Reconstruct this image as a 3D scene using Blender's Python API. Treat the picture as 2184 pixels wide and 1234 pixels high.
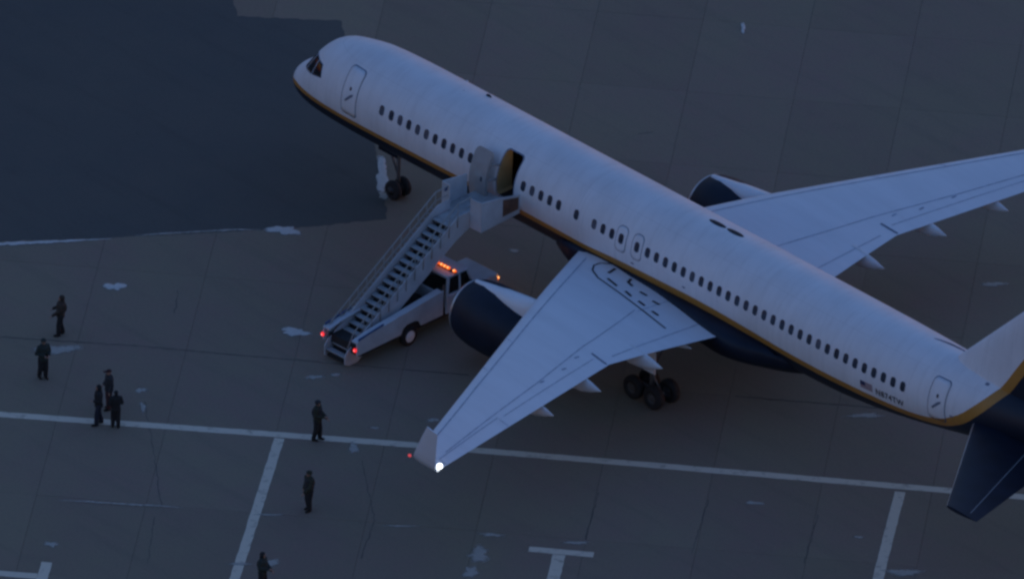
import bpy, bmesh, math, random
from mathutils import Vector, Matrix
random.seed(7)
R = math.radians
scene = bpy.context.scene
col = scene.collection
for o in list(bpy.data.objects): bpy.data.objects.remove(o)

# ------------------------------------------------------------------ camera (helicopter, long lens)
# world frame: X runs aft along the airliner, Y to its starboard side, Z up, metres
az, el, roll, px_per_m, tx, ty, dist = 0.7766888495, 0.5130096755, 0.0312087040, 53.596766, 14.192338, -1.731959, 900.0
d = Vector((math.cos(el)*math.cos(az), -math.cos(el)*math.sin(az), math.sin(el)))
r = Vector((0, 0, 1)).cross(d).normalized(); u = d.cross(r)
r2 = math.cos(roll)*r + math.sin(roll)*u; u2 = -math.sin(roll)*r + math.cos(roll)*u
cam = bpy.data.cameras.new('camera'); camo = bpy.data.objects.new('camera', cam); col.objects.link(camo)
camo.matrix_world = Matrix(((r2.x, u2.x, d.x, tx+d.x*dist), (r2.y, u2.y, d.y, ty+d.y*dist), (r2.z, u2.z, d.z, d.z*dist), (0, 0, 0, 1)))
cam.sensor_width = 36; cam.lens = px_per_m*dist/2184*36
cam.clip_start = 5; cam.clip_end = 9000
scene.camera = camo

# ------------------------------------------------------------------ dusk sky, faint sun, exposure
SUN_EL, SUN_AZ = R(1.5), R(20)
w = bpy.data.worlds.new('World'); scene.world = w; w.use_nodes = True
nt = w.node_tree; bg = nt.nodes['Background']
sky = nt.nodes.new('ShaderNodeTexSky'); sky.sky_type = 'NISHITA'; sky.sun_disc = False
sky.sun_elevation = SUN_EL; sky.sun_rotation = SUN_AZ
sky.altitude = 0; sky.air_density = 1.6; sky.dust_density = 0.6; sky.ozone_density = 3.75
tint = nt.nodes.new('ShaderNodeMix'); tint.data_type = 'RGBA'; tint.blend_type = 'MULTIPLY'; tint.inputs[0].default_value = 1; tint.inputs[7].default_value = (1.06, .94, 1.07, 1)
nt.links.new(sky.outputs[0], tint.inputs[6]); nt.links.new(tint.outputs[2], bg.inputs[0]); bg.inputs[1].default_value = 0.1
sun = bpy.data.lights.new('sun', 'SUN'); suno = bpy.data.objects.new('sun', sun); col.objects.link(suno)
sun.energy = 0.003; sun.angle = R(20); sun.color = (1.0, 0.86, 0.72)
sd = Vector((math.sin(SUN_AZ)*math.cos(R(6)), math.cos(SUN_AZ)*math.cos(R(6)), math.sin(R(6))))
suno.rotation_euler = sd.to_track_quat('Z', 'Y').to_euler()
scene.view_settings.view_transform = 'Standard'; scene.view_settings.look = 'None'
scene.view_settings.gamma = 1; scene.view_settings.exposure = 2.96
scene.render.engine = 'CYCLES'
scene.cycles.filter_width = 2.7        # soft long-lens video picture

# ------------------------------------------------------------------ materials
def newmat(name):
    m = bpy.data.materials.new(name); m.use_nodes = True
    return m, m.node_tree, m.node_tree.nodes['Principled BSDF']
def lnk(t, a, b): t.links.new(a, b)
def mat(name, c, rough=.5, metal=0., var=.08, scale=3., spec=.5, emit=None, es=0., bump=0., bscale=40.):
    m, t, p = newmat(name)
    p.inputs['Roughness'].default_value = rough; p.inputs['Metallic'].default_value = metal
    p.inputs['Specular IOR Level'].default_value = spec
    if emit:
        p.inputs['Base Color'].default_value = (*c, 1)
        p.inputs['Emission Color'].default_value = (*emit, 1); p.inputs['Emission Strength'].default_value = es
        return m
    tc = t.nodes.new('ShaderNodeTexCoord'); n = t.nodes.new('ShaderNodeTexNoise')
    n.inputs['Scale'].default_value = scale; n.inputs['Detail'].default_value = 6
    lnk(t, tc.outputs['Object'], n.inputs['Vector'])
    rp = t.nodes.new('ShaderNodeMapRange'); rp.inputs[1].default_value = .3; rp.inputs[2].default_value = .7
    rp.inputs[3].default_value = 1-var; rp.inputs[4].default_value = 1+var
    lnk(t, n.outputs['Fac'], rp.inputs[0])
    mx = t.nodes.new('ShaderNodeMix'); mx.data_type = 'RGBA'; mx.blend_type = 'MULTIPLY'; mx.inputs[0].default_value = 1
    mx.inputs[6].default_value = (*c, 1); lnk(t, rp.outputs[0], mx.inputs[7])
    lnk(t, mx.outputs[2], p.inputs['Base Color'])
    if bump:
        n2 = t.nodes.new('ShaderNodeTexNoise'); n2.inputs['Scale'].default_value = bscale
        lnk(t, tc.outputs['Object'], n2.inputs['Vector'])
        b = t.nodes.new('ShaderNodeBump'); b.inputs['Strength'].default_value = bump; b.inputs['Distance'].default_value = .02
        lnk(t, n2.outputs['Fac'], b.inputs['Height']); lnk(t, b.outputs[0], p.inputs['Normal'])
    return m
WHITE = (.775, .78, .79); NAVY = (.008, .014, .028); GOLD = (.46, .22, .045)
M = {}
M['white'] = mat('white_paint', WHITE, .38, var=.05, scale=.6)
M['wing'] = mat('wing_paint', (.74, .75, .78), .42, var=.06, scale=.5)
def streaky(m, sc, amt):
    t = m.node_tree; n = [k for k in t.nodes if k.type == 'TEX_NOISE'][0]; tc = [k for k in t.nodes if k.type == 'TEX_COORD'][0]
    mp = t.nodes.new('ShaderNodeMapping'); mp.inputs['Scale'].default_value = sc; lnk(t, tc.outputs['Object'], mp.inputs['Vector']); lnk(t, mp.outputs[0], n.inputs['Vector'])
    n.inputs['Roughness'].default_value = .7; r_ = [k for k in t.nodes if k.type == 'MAP_RANGE'][0]; r_.inputs[3].default_value = 1-amt; r_.inputs[4].default_value = 1+amt*.5
streaky(M['wing'], (.35, 2.2, 1), .07)
M['navy'] = mat('navy_paint', NAVY, .5, var=.25, scale=1.2, spec=.3)
M['silver'] = mat('bare_metal', (.55, .56, .58), .35, metal=.8, var=.1)
M['seam'] = mat('seam_sealant', (.16, .19, .25), .7, var=.3)
M['gap'] = mat('control_surface_gap', (.34, .38, .46), .7, var=.35, scale=4)
M['black'] = mat('black_marking', (.012, .014, .02), .6)
M['glass'] = mat('cabin_glass', (.040, .052, .072), .2, var=.3)
M['blind'] = mat('cabin_glass_with_blind', (.085, .10, .13), .3, var=.3)
M['cockpit'] = mat('cockpit_glass', (.012, .013, .016), .08)
M['grey'] = mat('grey_paint', (.30, .31, .32), .5)
M['tyre'] = mat('tyre_rubber', (.016, .016, .017), .85)
M['hub'] = mat('wheel_hub', (.075, .078, .08), .7)
M['strut'] = mat('gear_strut', (.12, .123, .126), .7)
M['fairing'] = mat('fairing_paint', (.68, .69, .70), .45)
M['dark'] = mat('dark_void', (.012, .012, .014), .8)
M['jamb'] = mat('cabin_lining', (.46, .33, .15), .6, var=.15, scale=2)
M['doorin'] = mat('door_inner_panel', (.34, .33, .32), .6)
M['stair'] = mat('stair_truck_white', (.50, .53, .56), .5, var=.12, scale=1.5)
M['tread'] = mat('stair_tread_grey', (.36, .38, .38), .7, var=.2)
M['blue'] = mat('stair_blue_trim', (.03, .075, .20), .5)
M['brown'] = mat('brown_board', (.14, .075, .05), .7, var=.25)
M['cabdark'] = mat('cab_glass', (.008, .012, .012), .1)
M['rail'] = mat('rail_tube', (.30, .31, .30), .5)
M['chassis'] = mat('chassis_black', (.02, .02, .02), .7)
M['red'] = mat('red_lamp', (.5, .02, .01), .3, emit=(1, .025, .03), es=.17)
M['redhot'] = mat('red_lamp_core', (.8, .3, .3), .3, emit=(1, .22, .22), es=.26)
M['amber'] = mat('amber_lamp', (.6, .15, .01), .3, emit=(1, .13, .01), es=.15)
M['amberhot'] = mat('amber_lamp_core', (.9, .5, .2), .3, emit=(1, .38, .12), es=.28)
M['strobe'] = mat('white_strobe', (.9, .9, .9), .3, emit=(.92, 1, 1), es=.5)
M['nav'] = mat('red_nav_lamp', (.5, .02, .03), .3, emit=(1, .10, .12), es=.07)
M['flagred'] = mat('flag_red', (.30, .14, .14), .6); M['flagwhite'] = mat('flag_white', (.42, .40, .42), .6); M['flagblue'] = mat('flag_blue', (.02, .03, .10), .6)

def curve_node(t, pts, x0, x1, z0, z1):
    fc = t.nodes.new('ShaderNodeFloatCurve'); c = fc.mapping.curves[0]
    q = [((x-x0)/(x1-x0), (z-z0)/(z1-z0)) for x, z in pts]
    c.points[0].location = q[0]; c.points[1].location = q[-1]
    for a in q[1:-1]: c.points.new(*a)
    fc.mapping.update()
    mr = t.nodes.new('ShaderNodeMapRange'); mr.inputs[1].default_value = x0; mr.inputs[2].default_value = x1
    out = t.nodes.new('ShaderNodeMapRange'); out.inputs[1].default_value = 0; out.inputs[2].default_value = 1
    out.inputs[3].default_value = z0; out.inputs[4].default_value = z1
    lnk(t, mr.outputs[0], fc.inputs['Value']); lnk(t, fc.outputs[0], out.inputs[0])
    return mr.inputs[0], out.outputs[0]
def livery():
    m, t, p = newmat('airliner_livery')
    p.inputs['Roughness'].default_value = .48; p.inputs['Specular IOR Level'].default_value = .4
    tc = t.nodes.new('ShaderNodeTexCoord'); sx = t.nodes.new('ShaderNodeSeparateXYZ'); lnk(t, tc.outputs['Object'], sx.inputs[0])
    up = [(-.4, 3.10), (.0, 3.30), (.5, 3.56), (1.2, 3.70), (3, 3.72), (6, 3.75), (12, 3.83), (16.5, 3.82), (18, 3.80), (20, 3.93), (22.4, 4.02), (25, 4.07), (27.5, 3.98), (30, 3.85), (34, 3.85), (36.2, 3.88), (37.5, 4.10), (38.6, 4.62), (39.6, 5.48), (40.3, 6.35), (41, 7.45), (42.5, 9.7), (45.2, 13.6), (48, 14)]
    lo = [(-.4, 2.94), (.0, 3.12), (.5, 3.36), (1.2, 3.48), (3, 3.49), (6, 3.51), (12, 3.58), (16.5, 3.56), (18, 3.54), (20, 3.60), (22.4, 3.66), (25, 3.72), (27.5, 3.66), (30, 3.56), (34, 3.54), (36.2, 3.56), (37.6, 3.76), (38.8, 4.28), (39.8, 5.10), (40.6, 6.05), (41.35, 7.2), (42.9, 9.4), (45.6, 13.3), (48, 13.8)]
    masks = []
    for pts in (up, lo):
        i, o = curve_node(t, pts, -.5, 49, 2.5, 14.5); lnk(t, sx.outputs[0], i)
        g = t.nodes.new('ShaderNodeMath'); g.operation = 'GREATER_THAN'; lnk(t, sx.outputs[2], g.inputs[0]); lnk(t, o, g.inputs[1]); masks.append(g)
    n = t.nodes.new('ShaderNodeTexNoise'); n.inputs['Scale'].default_value = .7; n.inputs['Detail'].default_value = 5; lnk(t, tc.outputs['Object'], n.inputs['Vector'])
    ra = t.nodes.new('ShaderNodeMapRange'); ra.inputs[1].default_value = .3; ra.inputs[2].default_value = .7; ra.inputs[3].default_value = .93; ra.inputs[4].default_value = 1.05; lnk(t, n.outputs['Fac'], ra.inputs[0])
    def mth(op, a, b=None):
        k = t.nodes.new('ShaderNodeMath'); k.operation = op
        for v, s_ in ((a, k.inputs[0]), (b, k.inputs[1])):
            if v is None: continue
            if isinstance(v, (int, float)): s_.default_value = v
            else: lnk(t, v, s_)
        return k.outputs[0]
    fx_ = mth('PINGPONG', sx.outputs[0], 1.27); jn = mth('LESS_THAN', fx_, .012)
    fz_ = mth('LESS_THAN', mth('PINGPONG', mth('SUBTRACT', sx.outputs[2], 4.52), .72), .010)
    jn = mth('MULTIPLY', mth('MAXIMUM', jn, fz_), .07)
    mp = t.nodes.new('ShaderNodeMapping'); mp.inputs['Scale'].default_value = (3.2, .5, .35); lnk(t, tc.outputs['Object'], mp.inputs['Vector'])
    n3 = t.nodes.new('ShaderNodeTexNoise'); n3.inputs['Scale'].default_value = 1.3; n3.inputs['Detail'].default_value = 6; n3.inputs['Roughness'].default_value = .7; lnk(t, mp.outputs[0], n3.inputs['Vector'])
    st = t.nodes.new('ShaderNodeMapRange'); st.inputs[1].default_value = .48; st.inputs[2].default_value = .75; st.inputs[3].default_value = 0; st.inputs[4].default_value = .12; lnk(t, n3.outputs['Fac'], st.inputs[0])
    grime = mth('MULTIPLY', mth('SUBTRACT', 1, jn), mth('SUBTRACT', 1, st.outputs[0]))
    grime = mth('MULTIPLY', grime, ra.outputs[0])
    def mix(f, a, b):
        x = t.nodes.new('ShaderNodeMix'); x.data_type = 'RGBA'; lnk(t, f, x.inputs[0])
        for v, s in ((a, x.inputs[6]), (b, x.inputs[7])):
            if isinstance(v, tuple): s.default_value = (*v, 1)
            else: lnk(t, v, s)
        return x
    a = mix(masks[1].outputs[0], NAVY, GOLD); b = mix(masks[0].outputs[0], a.outputs[2], WHITE)
    x = t.nodes.new('ShaderNodeMix'); x.data_type = 'RGBA'; x.blend_type = 'MULTIPLY'; x.inputs[0].default_value = 1
    lnk(t, b.outputs[2], x.inputs[6]); lnk(t, grime, x.inputs[7]); lnk(t, x.outputs[2], p.inputs['Base Color'])
    return m
M['livery'] = livery()

def ground_mat(name, base, warm, stain, rough, randv, grain=.12, bump=.25):
    m, t, p = newmat(name); p.inputs['Roughness'].default_value = rough; p.inputs['Specular IOR Level'].default_value = .25
    g = t.nodes.new('ShaderNodeNewGeometry')
    def noise(sc, det, ro=.6, vec=None):
        n = t.nodes.new('ShaderNodeTexNoise'); n.inputs['Scale'].default_value = sc; n.inputs['Detail'].default_value = det; n.inputs['Roughness'].default_value = ro
        lnk(t, vec or g.outputs['Position'], n.inputs['Vector']); return n.outputs['Fac']
    def rng(v, a, b, c, e):
        q = t.nodes.new('ShaderNodeMapRange'); q.inputs[1].default_value = a; q.inputs[2].default_value = b; q.inputs[3].default_value = c; q.inputs[4].default_value = e
        lnk(t, v, q.inputs[0]); return q.outputs[0]
    def mix(f, a, b, bl='MIX'):
        x = t.nodes.new('ShaderNodeMix'); x.data_type = 'RGBA'; x.blend_type = bl
        if isinstance(f, float): x.inputs[0].default_value = f
        else: lnk(t, f, x.inputs[0])
        for v, s in ((a, x.inputs[6]), (b, x.inputs[7])):
            if isinstance(v, tuple): s.default_value = (*v, 1)
            else: lnk(t, v, s)
        return x.outputs[2]
    c = mix(rng(noise(.16, 5, .7), .38, .62, 0, 1), base, warm)
    # long scuffs drawn out along the slab direction
    mp = t.nodes.new('ShaderNodeMapping'); mp.inputs['Rotation'].default_value = (0, 0, R(-40)); mp.inputs['Scale'].default_value = (.12, 1.1, 1)
    lnk(t, g.outputs['Position'], mp.inputs['Vector'])
    c = mix(rng(noise(1.0, 5, .6, mp.outputs[0]), .52, .75, 0, .55), c, stain)
    c = mix(rng(noise(.55, 7, .7), .56, .78, 0, .5), c, stain)
    c = mix(rng(noise(1.7, 5, .75), .40, .60, 0, .45), c, tuple(a*.5+b*.5 for a, b in zip(warm, (base[0]*.86, base[1]*1.04, base[2]*.98))))
    c = mix(1.0, c, rng(noise(9, 6, .75), .25, .75, 1-grain, 1+grain), 'MULTIPLY')
    oi = t.nodes.new('ShaderNodeObjectInfo')
    c = mix(1.0, c, rng(oi.outputs['Random'], 0, 1, 1-randv, 1+randv), 'MULTIPLY')
    lnk(t, c, p.inputs['Base Color'])
    b = t.nodes.new('ShaderNodeBump'); b.inputs['Strength'].default_value = bump; b.inputs['Distance'].default_value = .01
    lnk(t, noise(14, 6, .7), b.inputs['Height']); lnk(t, b.outputs[0], p.inputs['Normal'])
    return m
M['concrete'] = ground_mat('apron_concrete', (.240, .200, .140), (.244, .177, .142), (.180, .150, .114), .85, .045)
M['asphalt'] = ground_mat('dark_asphalt', (.112, .106, .094), (.096, .096, .090), (.076, .074, .070), .9, .0)
M['joint'] = mat('joint_filler', (.09, .08, .068), .9)
def worn(name, c, thr, rough=.8, sc=2.2, sm=.10):
    m, t, p = newmat(name); p.inputs['Roughness'].default_value = rough
    g = t.nodes.new('ShaderNodeNewGeometry'); n = t.nodes.new('ShaderNodeTexNoise'); n.inputs['Scale'].default_value = sc; n.inputs['Detail'].default_value = 8; n.inputs['Roughness'].default_value = .7
    lnk(t, g.outputs['Position'], n.inputs['Vector'])
    q = t.nodes.new('ShaderNodeMapRange'); q.inputs[1].default_value = thr-sm; q.inputs[2].default_value = thr+sm; lnk(t, n.outputs['Fac'], q.inputs[0])
    x = t.nodes.new('ShaderNodeMix'); x.data_type = 'RGBA'; lnk(t, q.outputs[0], x.inputs[0]); x.inputs[6].default_value = (.22, .19, .145, 1); x.inputs[7].default_value = (*c, 1)
    lnk(t, x.outputs[2], p.inputs['Base Color'])
    return m
M['paint'] = worn('worn_line_paint', (.66, .58, .45), .36)
def snow_mat(name, c, lo, hi, top):
    m, t, p = newmat(name); p.inputs['Roughness'].default_value = .8; p.inputs['Base Color'].default_value = (*c, 1)
    g = t.nodes.new('ShaderNodeNewGeometry'); at = t.nodes.new('ShaderNodeAttribute'); at.attribute_name = 'cover'
    n = t.nodes.new('ShaderNodeTexNoise'); n.inputs['Scale'].default_value = 4.5; n.inputs['Detail'].default_value = 8; n.inputs['Roughness'].default_value = .72
    lnk(t, g.outputs['Position'], n.inputs['Vector'])
    ad = t.nodes.new('ShaderNodeMath'); ad.operation = 'ADD'; lnk(t, n.outputs['Fac'], ad.inputs[0]); lnk(t, at.outputs['Fac'], ad.inputs[1])
    q = t.nodes.new('ShaderNodeMapRange'); q.inputs[1].default_value = lo; q.inputs[2].default_value = hi; q.inputs[4].default_value = top; lnk(t, ad.outputs[0], q.inputs[0])
    lnk(t, q.outputs[0], p.inputs['Alpha'])
    n2 = t.nodes.new('ShaderNodeTexNoise'); n2.inputs['Scale'].default_value = 11; n2.inputs['Detail'].default_value = 6; lnk(t, g.outputs['Position'], n2.inputs['Vector'])
    x = t.nodes.new('ShaderNodeMix'); x.data_type = 'RGBA'; lnk(t, n2.outputs['Fac'], x.inputs[0]); x.inputs[6].default_value = (c[0]*.72, c[1]*.70, c[2]*.66, 1); x.inputs[7].default_value = (min(1, c[0]*1.2), min(1, c[1]*1.2), min(1, c[2]*1.2), 1)
    lnk(t, x.outputs[2], p.inputs['Base Color'])
    b = t.nodes.new('ShaderNodeBump'); b.inputs['Strength'].default_value = .6; b.inputs['Distance'].default_value = .03; lnk(t, n2.outputs['Fac'], b.inputs['Height']); lnk(t, b.outputs[0], p.inputs['Normal'])
    return m
M['snow'] = snow_mat('old_snow', (.58, .57, .54), .62, .95, 1.0)
M['slush'] = snow_mat('thin_slush', (.46, .44, .39), .68, 1.15, .85)

# ------------------------------------------------------------------ object helpers
def tag(o, label=None, cat=None, group=None, kind=None):
    if label: o['label'] = label
    if cat: o['category'] = cat
    if group: o['group'] = group
    if kind: o['kind'] = kind
    return o
def obj(name, verts, faces, mats, parent=None, smooth=False, fm=None):
    me = bpy.data.meshes.new(name); me.from_pydata([tuple(v) for v in verts], [], faces); me.update()
    for k in (mats if isinstance(mats, (list, tuple)) else [mats]): me.materials.append(M[k] if isinstance(k, str) else k)
    if fm:
        for p_, i in zip(me.polygons, fm): p_.material_index = i
    bm = bmesh.new(); bm.from_mesh(me); bmesh.ops.recalc_face_normals(bm, faces=bm.faces)
    bm.to_mesh(me); bm.free()
    if smooth:
        for p_ in me.polygons: p_.use_smooth = True
    o = bpy.data.objects.new(name, me); col.objects.link(o)
    if parent: o.parent = parent
    return o
def empty(name, loc=(0, 0, 0), rz=0):
    o = bpy.data.objects.new(name, None); col.objects.link(o); o.location = loc; o.rotation_euler = (0, 0, rz); o.empty_display_size = .3
    return o
class MB:
    """collects shapes for one mesh"""
    def __init__(s): s.v = []; s.f = []; s.m = []
    def add(s, v, f, m=0):
        k = len(s.v); s.v += [Vector(a) for a in v]; s.f += [[i+k for i in q] for q in f]; s.m += [m]*len(f); return s
    def box(s, x0, x1, y0, y1, z0, z1, m=0):
        v = [(x, y, z) for z in (z0, z1) for y in (y0, y1) for x in (x0, x1)]
        return s.add(v, [(0, 2, 3, 1), (4, 5, 7, 6), (0, 1, 5, 4), (2, 6, 7, 3), (0, 4, 6, 2), (1, 3, 7, 5)], m)
    def bevbox(s, x0, x1, y0, y1, z0, z1, b=.03, m=0):
        bm = bmesh.new(); bmesh.ops.create_cube(bm, size=1)
        for v in bm.verts: v.co = Vector(((x0+x1)/2+v.co.x*(x1-x0), (y0+y1)/2+v.co.y*(y1-y0), (z0+z1)/2+v.co.z*(z1-z0)))
        bmesh.ops.bevel(bm, geom=bm.edges[:], offset=b, segments=2, affect='EDGES', profile=.5)
        bm.verts.index_update()
        s.add([v.co.copy() for v in bm.verts], [[v.index for v in f.verts] for f in bm.faces], m); bm.free(); return s
    def prism(s, poly, axis, a, b, m=0):
        """extrude a 2-D polygon along an axis ('x': poly is (y,z); 'y': (x,z); 'z': (x,y))"""
        def P(q, t): return {'x': (t, q[0], q[1]), 'y': (q[0], t, q[1]), 'z': (q[0], q[1], t)}[axis]
        n = len(poly); v = [P(q, a) for q in poly]+[P(q, b) for q in poly]
        return s.add(v, [list(range(n)), list(range(2*n-1, n-1, -1))]+[(i, (i+1) % n, n+(i+1) % n, n+i) for i in range(n)], m)
    def tube(s, pts, rad, n=8, m=0, cap=True):
        pts = [Vector(p) for p in pts]; rads = rad if isinstance(rad, (list, tuple)) else [rad]*len(pts)
        k = []; up = None
        for i, p in enumerate(pts):
            t = (pts[min(i+1, len(pts)-1)]-pts[max(i-1, 0)]).normalized()
            a = (up or (Vector((0, 0, 1)) if abs(t.z) < .9 else Vector((1, 0, 0)))); a = (a-t*a.dot(t)).normalized(); up = a
            b = t.cross(a); k.append([p+rads[i]*(math.cos(2*math.pi*j/n)*a+math.sin(2*math.pi*j/n)*b) for j in range(n)])
        v = [q for ring in k for q in ring]
        f = [(i*n+j, i*n+(j+1) % n, (i+1)*n+(j+1) % n, (i+1)*n+j) for i in range(len(pts)-1) for j in range(n)]
        if cap: f += [list(range(n))[::-1], [(len(pts)-1)*n+j for j in range(n)]]
        return s.add(v, f, m)
    def lathe(s, prof, o, ax='x', n=32, m=0, closed=False):
        """prof: (along, radius) about the axis through o"""
        v = []
        for a, q in prof:
            for j in range(n):
                c, e = q*math.cos(2*math.pi*j/n), q*math.sin(2*math.pi*j/n)
                v.append({'x': (o[0]+a, o[1]+c, o[2]+e), 'y': (o[0]+c, o[1]+a, o[2]+e), 'z': (o[0]+c, o[1]+e, o[2]+a)}[ax])
        f = [(i*n+j, i*n+(j+1) % n, (i+1)*n+(j+1) % n, (i+1)*n+j) for i in range(len(prof)-1) for j in range(n)]
        if not closed: f += [list(range(n)), [(len(prof)-1)*n+j for j in range(n)]]
        else: f += [((len(prof)-1)*n+j, (len(prof)-1)*n+(j+1) % n, (j+1) % n, j) for j in range(n)]
        return s.add(v, f, m)
    def ball(s, c, rx, ry, rz, m=0, n=16, k=8):
        v = [(c[0], c[1], c[2]-rz)]
        for i in range(1, k):
            a = -math.pi/2+math.pi*i/k
            v += [(c[0]+rx*math.cos(a)*math.cos(2*math.pi*j/n), c[1]+ry*math.cos(a)*math.sin(2*math.pi*j/n), c[2]+rz*math.sin(a)) for j in range(n)]
        v.append((c[0], c[1], c[2]+rz)); L = len(v)-1
        f = [(0, 1+(j+1) % n, 1+j) for j in range(n)]+[(1+i*n+j, 1+i*n+(j+1) % n, 1+(i+1)*n+(j+1) % n, 1+(i+1)*n+j) for i in range(k-2) for j in range(n)]+[(L, 1+(k-2)*n+j, 1+(k-2)*n+(j+1) % n) for j in range(n)]
        return s.add(v, f, m)
    def build(s, name, mats, parent=None, smooth=False): return obj(name, s.v, s.f, mats, parent, smooth, s.m)

# ------------------------------------------------------------------ ground: apron slabs, asphalt, markings
E1 = Vector((.768, .640, 0)); E2 = Vector((.640, -.768, 0))
apron = obj('apron_ground', [(-3000, -3000, -.03), (3000, -3000, -.03), (3000, 3000, -.03), (-3000, 3000, -.03)], [(0, 1, 2, 3)], 'joint')
tag(apron, kind='structure')
outer = MB()
SU, SV, U0, V0 = 4.33, 6.1, 14.93-4.33*8, 17.48-6.1*8
NU, NV = 14, 13
sm = MB(); g = .011
sm.box(g/2, SU-g/2, g/2, SV-g/2, -.2, 0)
sme = None
for i in range(NU):
    for j in range(NV):
        if sme is None:
            o = sm.build('slab', 'concrete', apron); sme = o.data
        else:
            o = bpy.data.objects.new('slab', sme); col.objects.link(o); o.parent = apron
        p = E1*(U0+i*SU)+E2*(V0+(j+1)*SV)
        o.matrix_local = Matrix(((E1.x, -E2.x, 0, p.x), (E1.y, -E2.y, 0, p.y), (0, 0, 1, random.uniform(-.003, .003)), (0, 0, 0, 1)))
# beyond the slabs one can tell apart the concrete goes on as one sheet
ua, ub, va, vb = U0, U0+NU*SU, V0, V0+NV*SV; BIG = 2500
q = lambda a, b: E1*a+E2*b
ring = [q(ua, va), q(ub, va), q(ub, vb), q(ua, vb), q(-BIG, -BIG), q(BIG, -BIG), q(BIG, BIG), q(-BIG, BIG)]
o = obj('outer_concrete', [(a.x, a.y, 0) for a in ring], [(0, 1, 5, 4), (1, 2, 6, 5), (2, 3, 7, 6), (3, 0, 4, 7)], 'concrete'); tag(o, kind='structure')

def sheet(name, poly, z, m, thick=.002, rough=0., seed=1, sub=0.35, parent=None):
    """flat sheet with a slightly ragged outline"""
    rnd = random.Random(seed); pts = []
    n = len(poly)
    for i in range(n):
        a, b = Vector(poly[i]), Vector(poly[(i+1) % n]); L = (b-a).length; k = max(1, min(60, int(L/sub))) if rough else 1
        for t in range(k):
            c = a.lerp(b, t/k); nrm = Vector((-(b-a).y, (b-a).x)).normalized() if L else Vector((0, 0))
            pts.append(c+nrm*rnd.uniform(-rough, rough)*(1 if t else .3))
    k = len(pts)
    v = [(c.x, c.y, z) for c in pts]+[(c.x, c.y, z-thick) for c in pts]
    me = bmesh.new(); bv = [me.verts.new(a) for a in v]
    me.faces.new(bv[:k])
    for i in range(k): me.faces.new((bv[i], bv[k+i], bv[k+(i+1) % k], bv[(i+1) % k]))
    bmesh.ops.triangulate(me, faces=[f for f in me.faces if len(f.verts) > 4])
    bmesh.ops.recalc_face_normals(me, faces=me.faces)
    d_ = bpy.data.meshes.new(name); me.to_mesh(d_); me.free(); d_.materials.append(M[m])
    o = bpy.data.objects.new(name, d_); col.objects.link(o)
    if parent: o.parent = parent
    return o
asp = [(6.76, -1.57), (4.81, -5.01), (2.82, -7.77), (.68, -10.89), (-2.0, -14.52), (-4.14, -17.63), (-30, -55), (-400, -300), (-400, 300), (-60, 60), (-13.6, 8.83), (-10.59, 6.22), (-9.48, 5.38), (-6.42, 8.33), (-5.47, 7.62), (2.33, 1.97), (5.41, -.37)]
tag(sheet('asphalt_pavement', asp, .008, 'asphalt', .006, .06, 3, .22), kind='structure')
def strip(pts, wd): 
    pts = [Vector(p) for p in pts]; L = []; Rr = []
    for i, p in enumerate(pts):
        t = (pts[min(i+1, len(pts)-1)]-pts[max(i-1, 0)]).normalized(); n = Vector((-t.y, t.x)); h = (wd[i] if isinstance(wd, list) else wd)/2
        L.append(p+n*h); Rr.append(p-n*h)
    return L+Rr[::-1]
def marking(pts, wd, seed): return tag(sheet('line_marking', strip(pts, wd), .005, 'paint', .003, .012, seed, .3), kind='structure')
marking([(-3, -33.55), (8.23, -23.89), (16.53, -16.75), (20.63, -13.26), (28.5, -6.8), (36.98, .13), (44, 5.85)], .42, 11)
marking([(16.82, -16.87), (20.31, -21.34), (23.71, -25.71), (28, -31.2)], .40, 12)
marking([(35.85, -1.34), (37.97, -4.04), (40.14, -6.77), (44.5, -12.3)], .42, 13)
marking([(29.53, -15.44), (31.51, -13.84)], .40, 14)
marking([(30.63, -14.86), (31.84, -16.33), (36, -21.4)], .50, 15)
marking([(12, -36.9), (16.56, -33.01), (18.5, -31.36)], .42, 16)
marking([(17.96, -30.34), (18.94, -31.54), (23, -36.5)], .42, 17)
# weathered cracks wandering off the joints
def crack(pts, wd, seed):
    rnd = random.Random(seed); P = []
    for a, b in zip(pts[:-1], pts[1:]):
        a, b = Vector(a), Vector(b); k = max(2, int((b-a).length/.25))
        for t in range(k):
            c = a.lerp(b, t/k); P.append(c+Vector((rnd.uniform(-.04, .04), rnd.uniform(-.04, .04))))
    P.append(Vector(pts[-1]))
    s = sheet('crack', strip(P, [wd*rnd.uniform(.4, 1.2) for _ in P]), .0035, 'joint', .002, parent=apron); return s
for i, (p_, w_) in enumerate([(((3.67, -19.72), (7.87, -16.02), (13.57, -11.44), (18.05, -7.76)), .10), (((26.2, -.96), (30.8, 2.87)), .09), (((5.58, -11.86), (6.81, -13.21)), .05), (((20.2, -15.6), (20.76, -16.05), (24.0, -18.47), (25.77, -20.89)), .05), (((11.2, -18.9), (14.2, -21.2), (17.73, -24.03)), .045), (((28.12, -10.36), (30.47, -13.25)), .05), (((31.35, -7.48), (33.96, -10.89)), .05), (((34.97, -4.98), (37.37, -8.08)), .05), (((18.09, -24.74), (20.59, -27.42)), .045), (((8.6, 11.5), (8.3, 10.9)), .06)]):
    crack(p_, w_*.7, 30+i)

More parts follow.
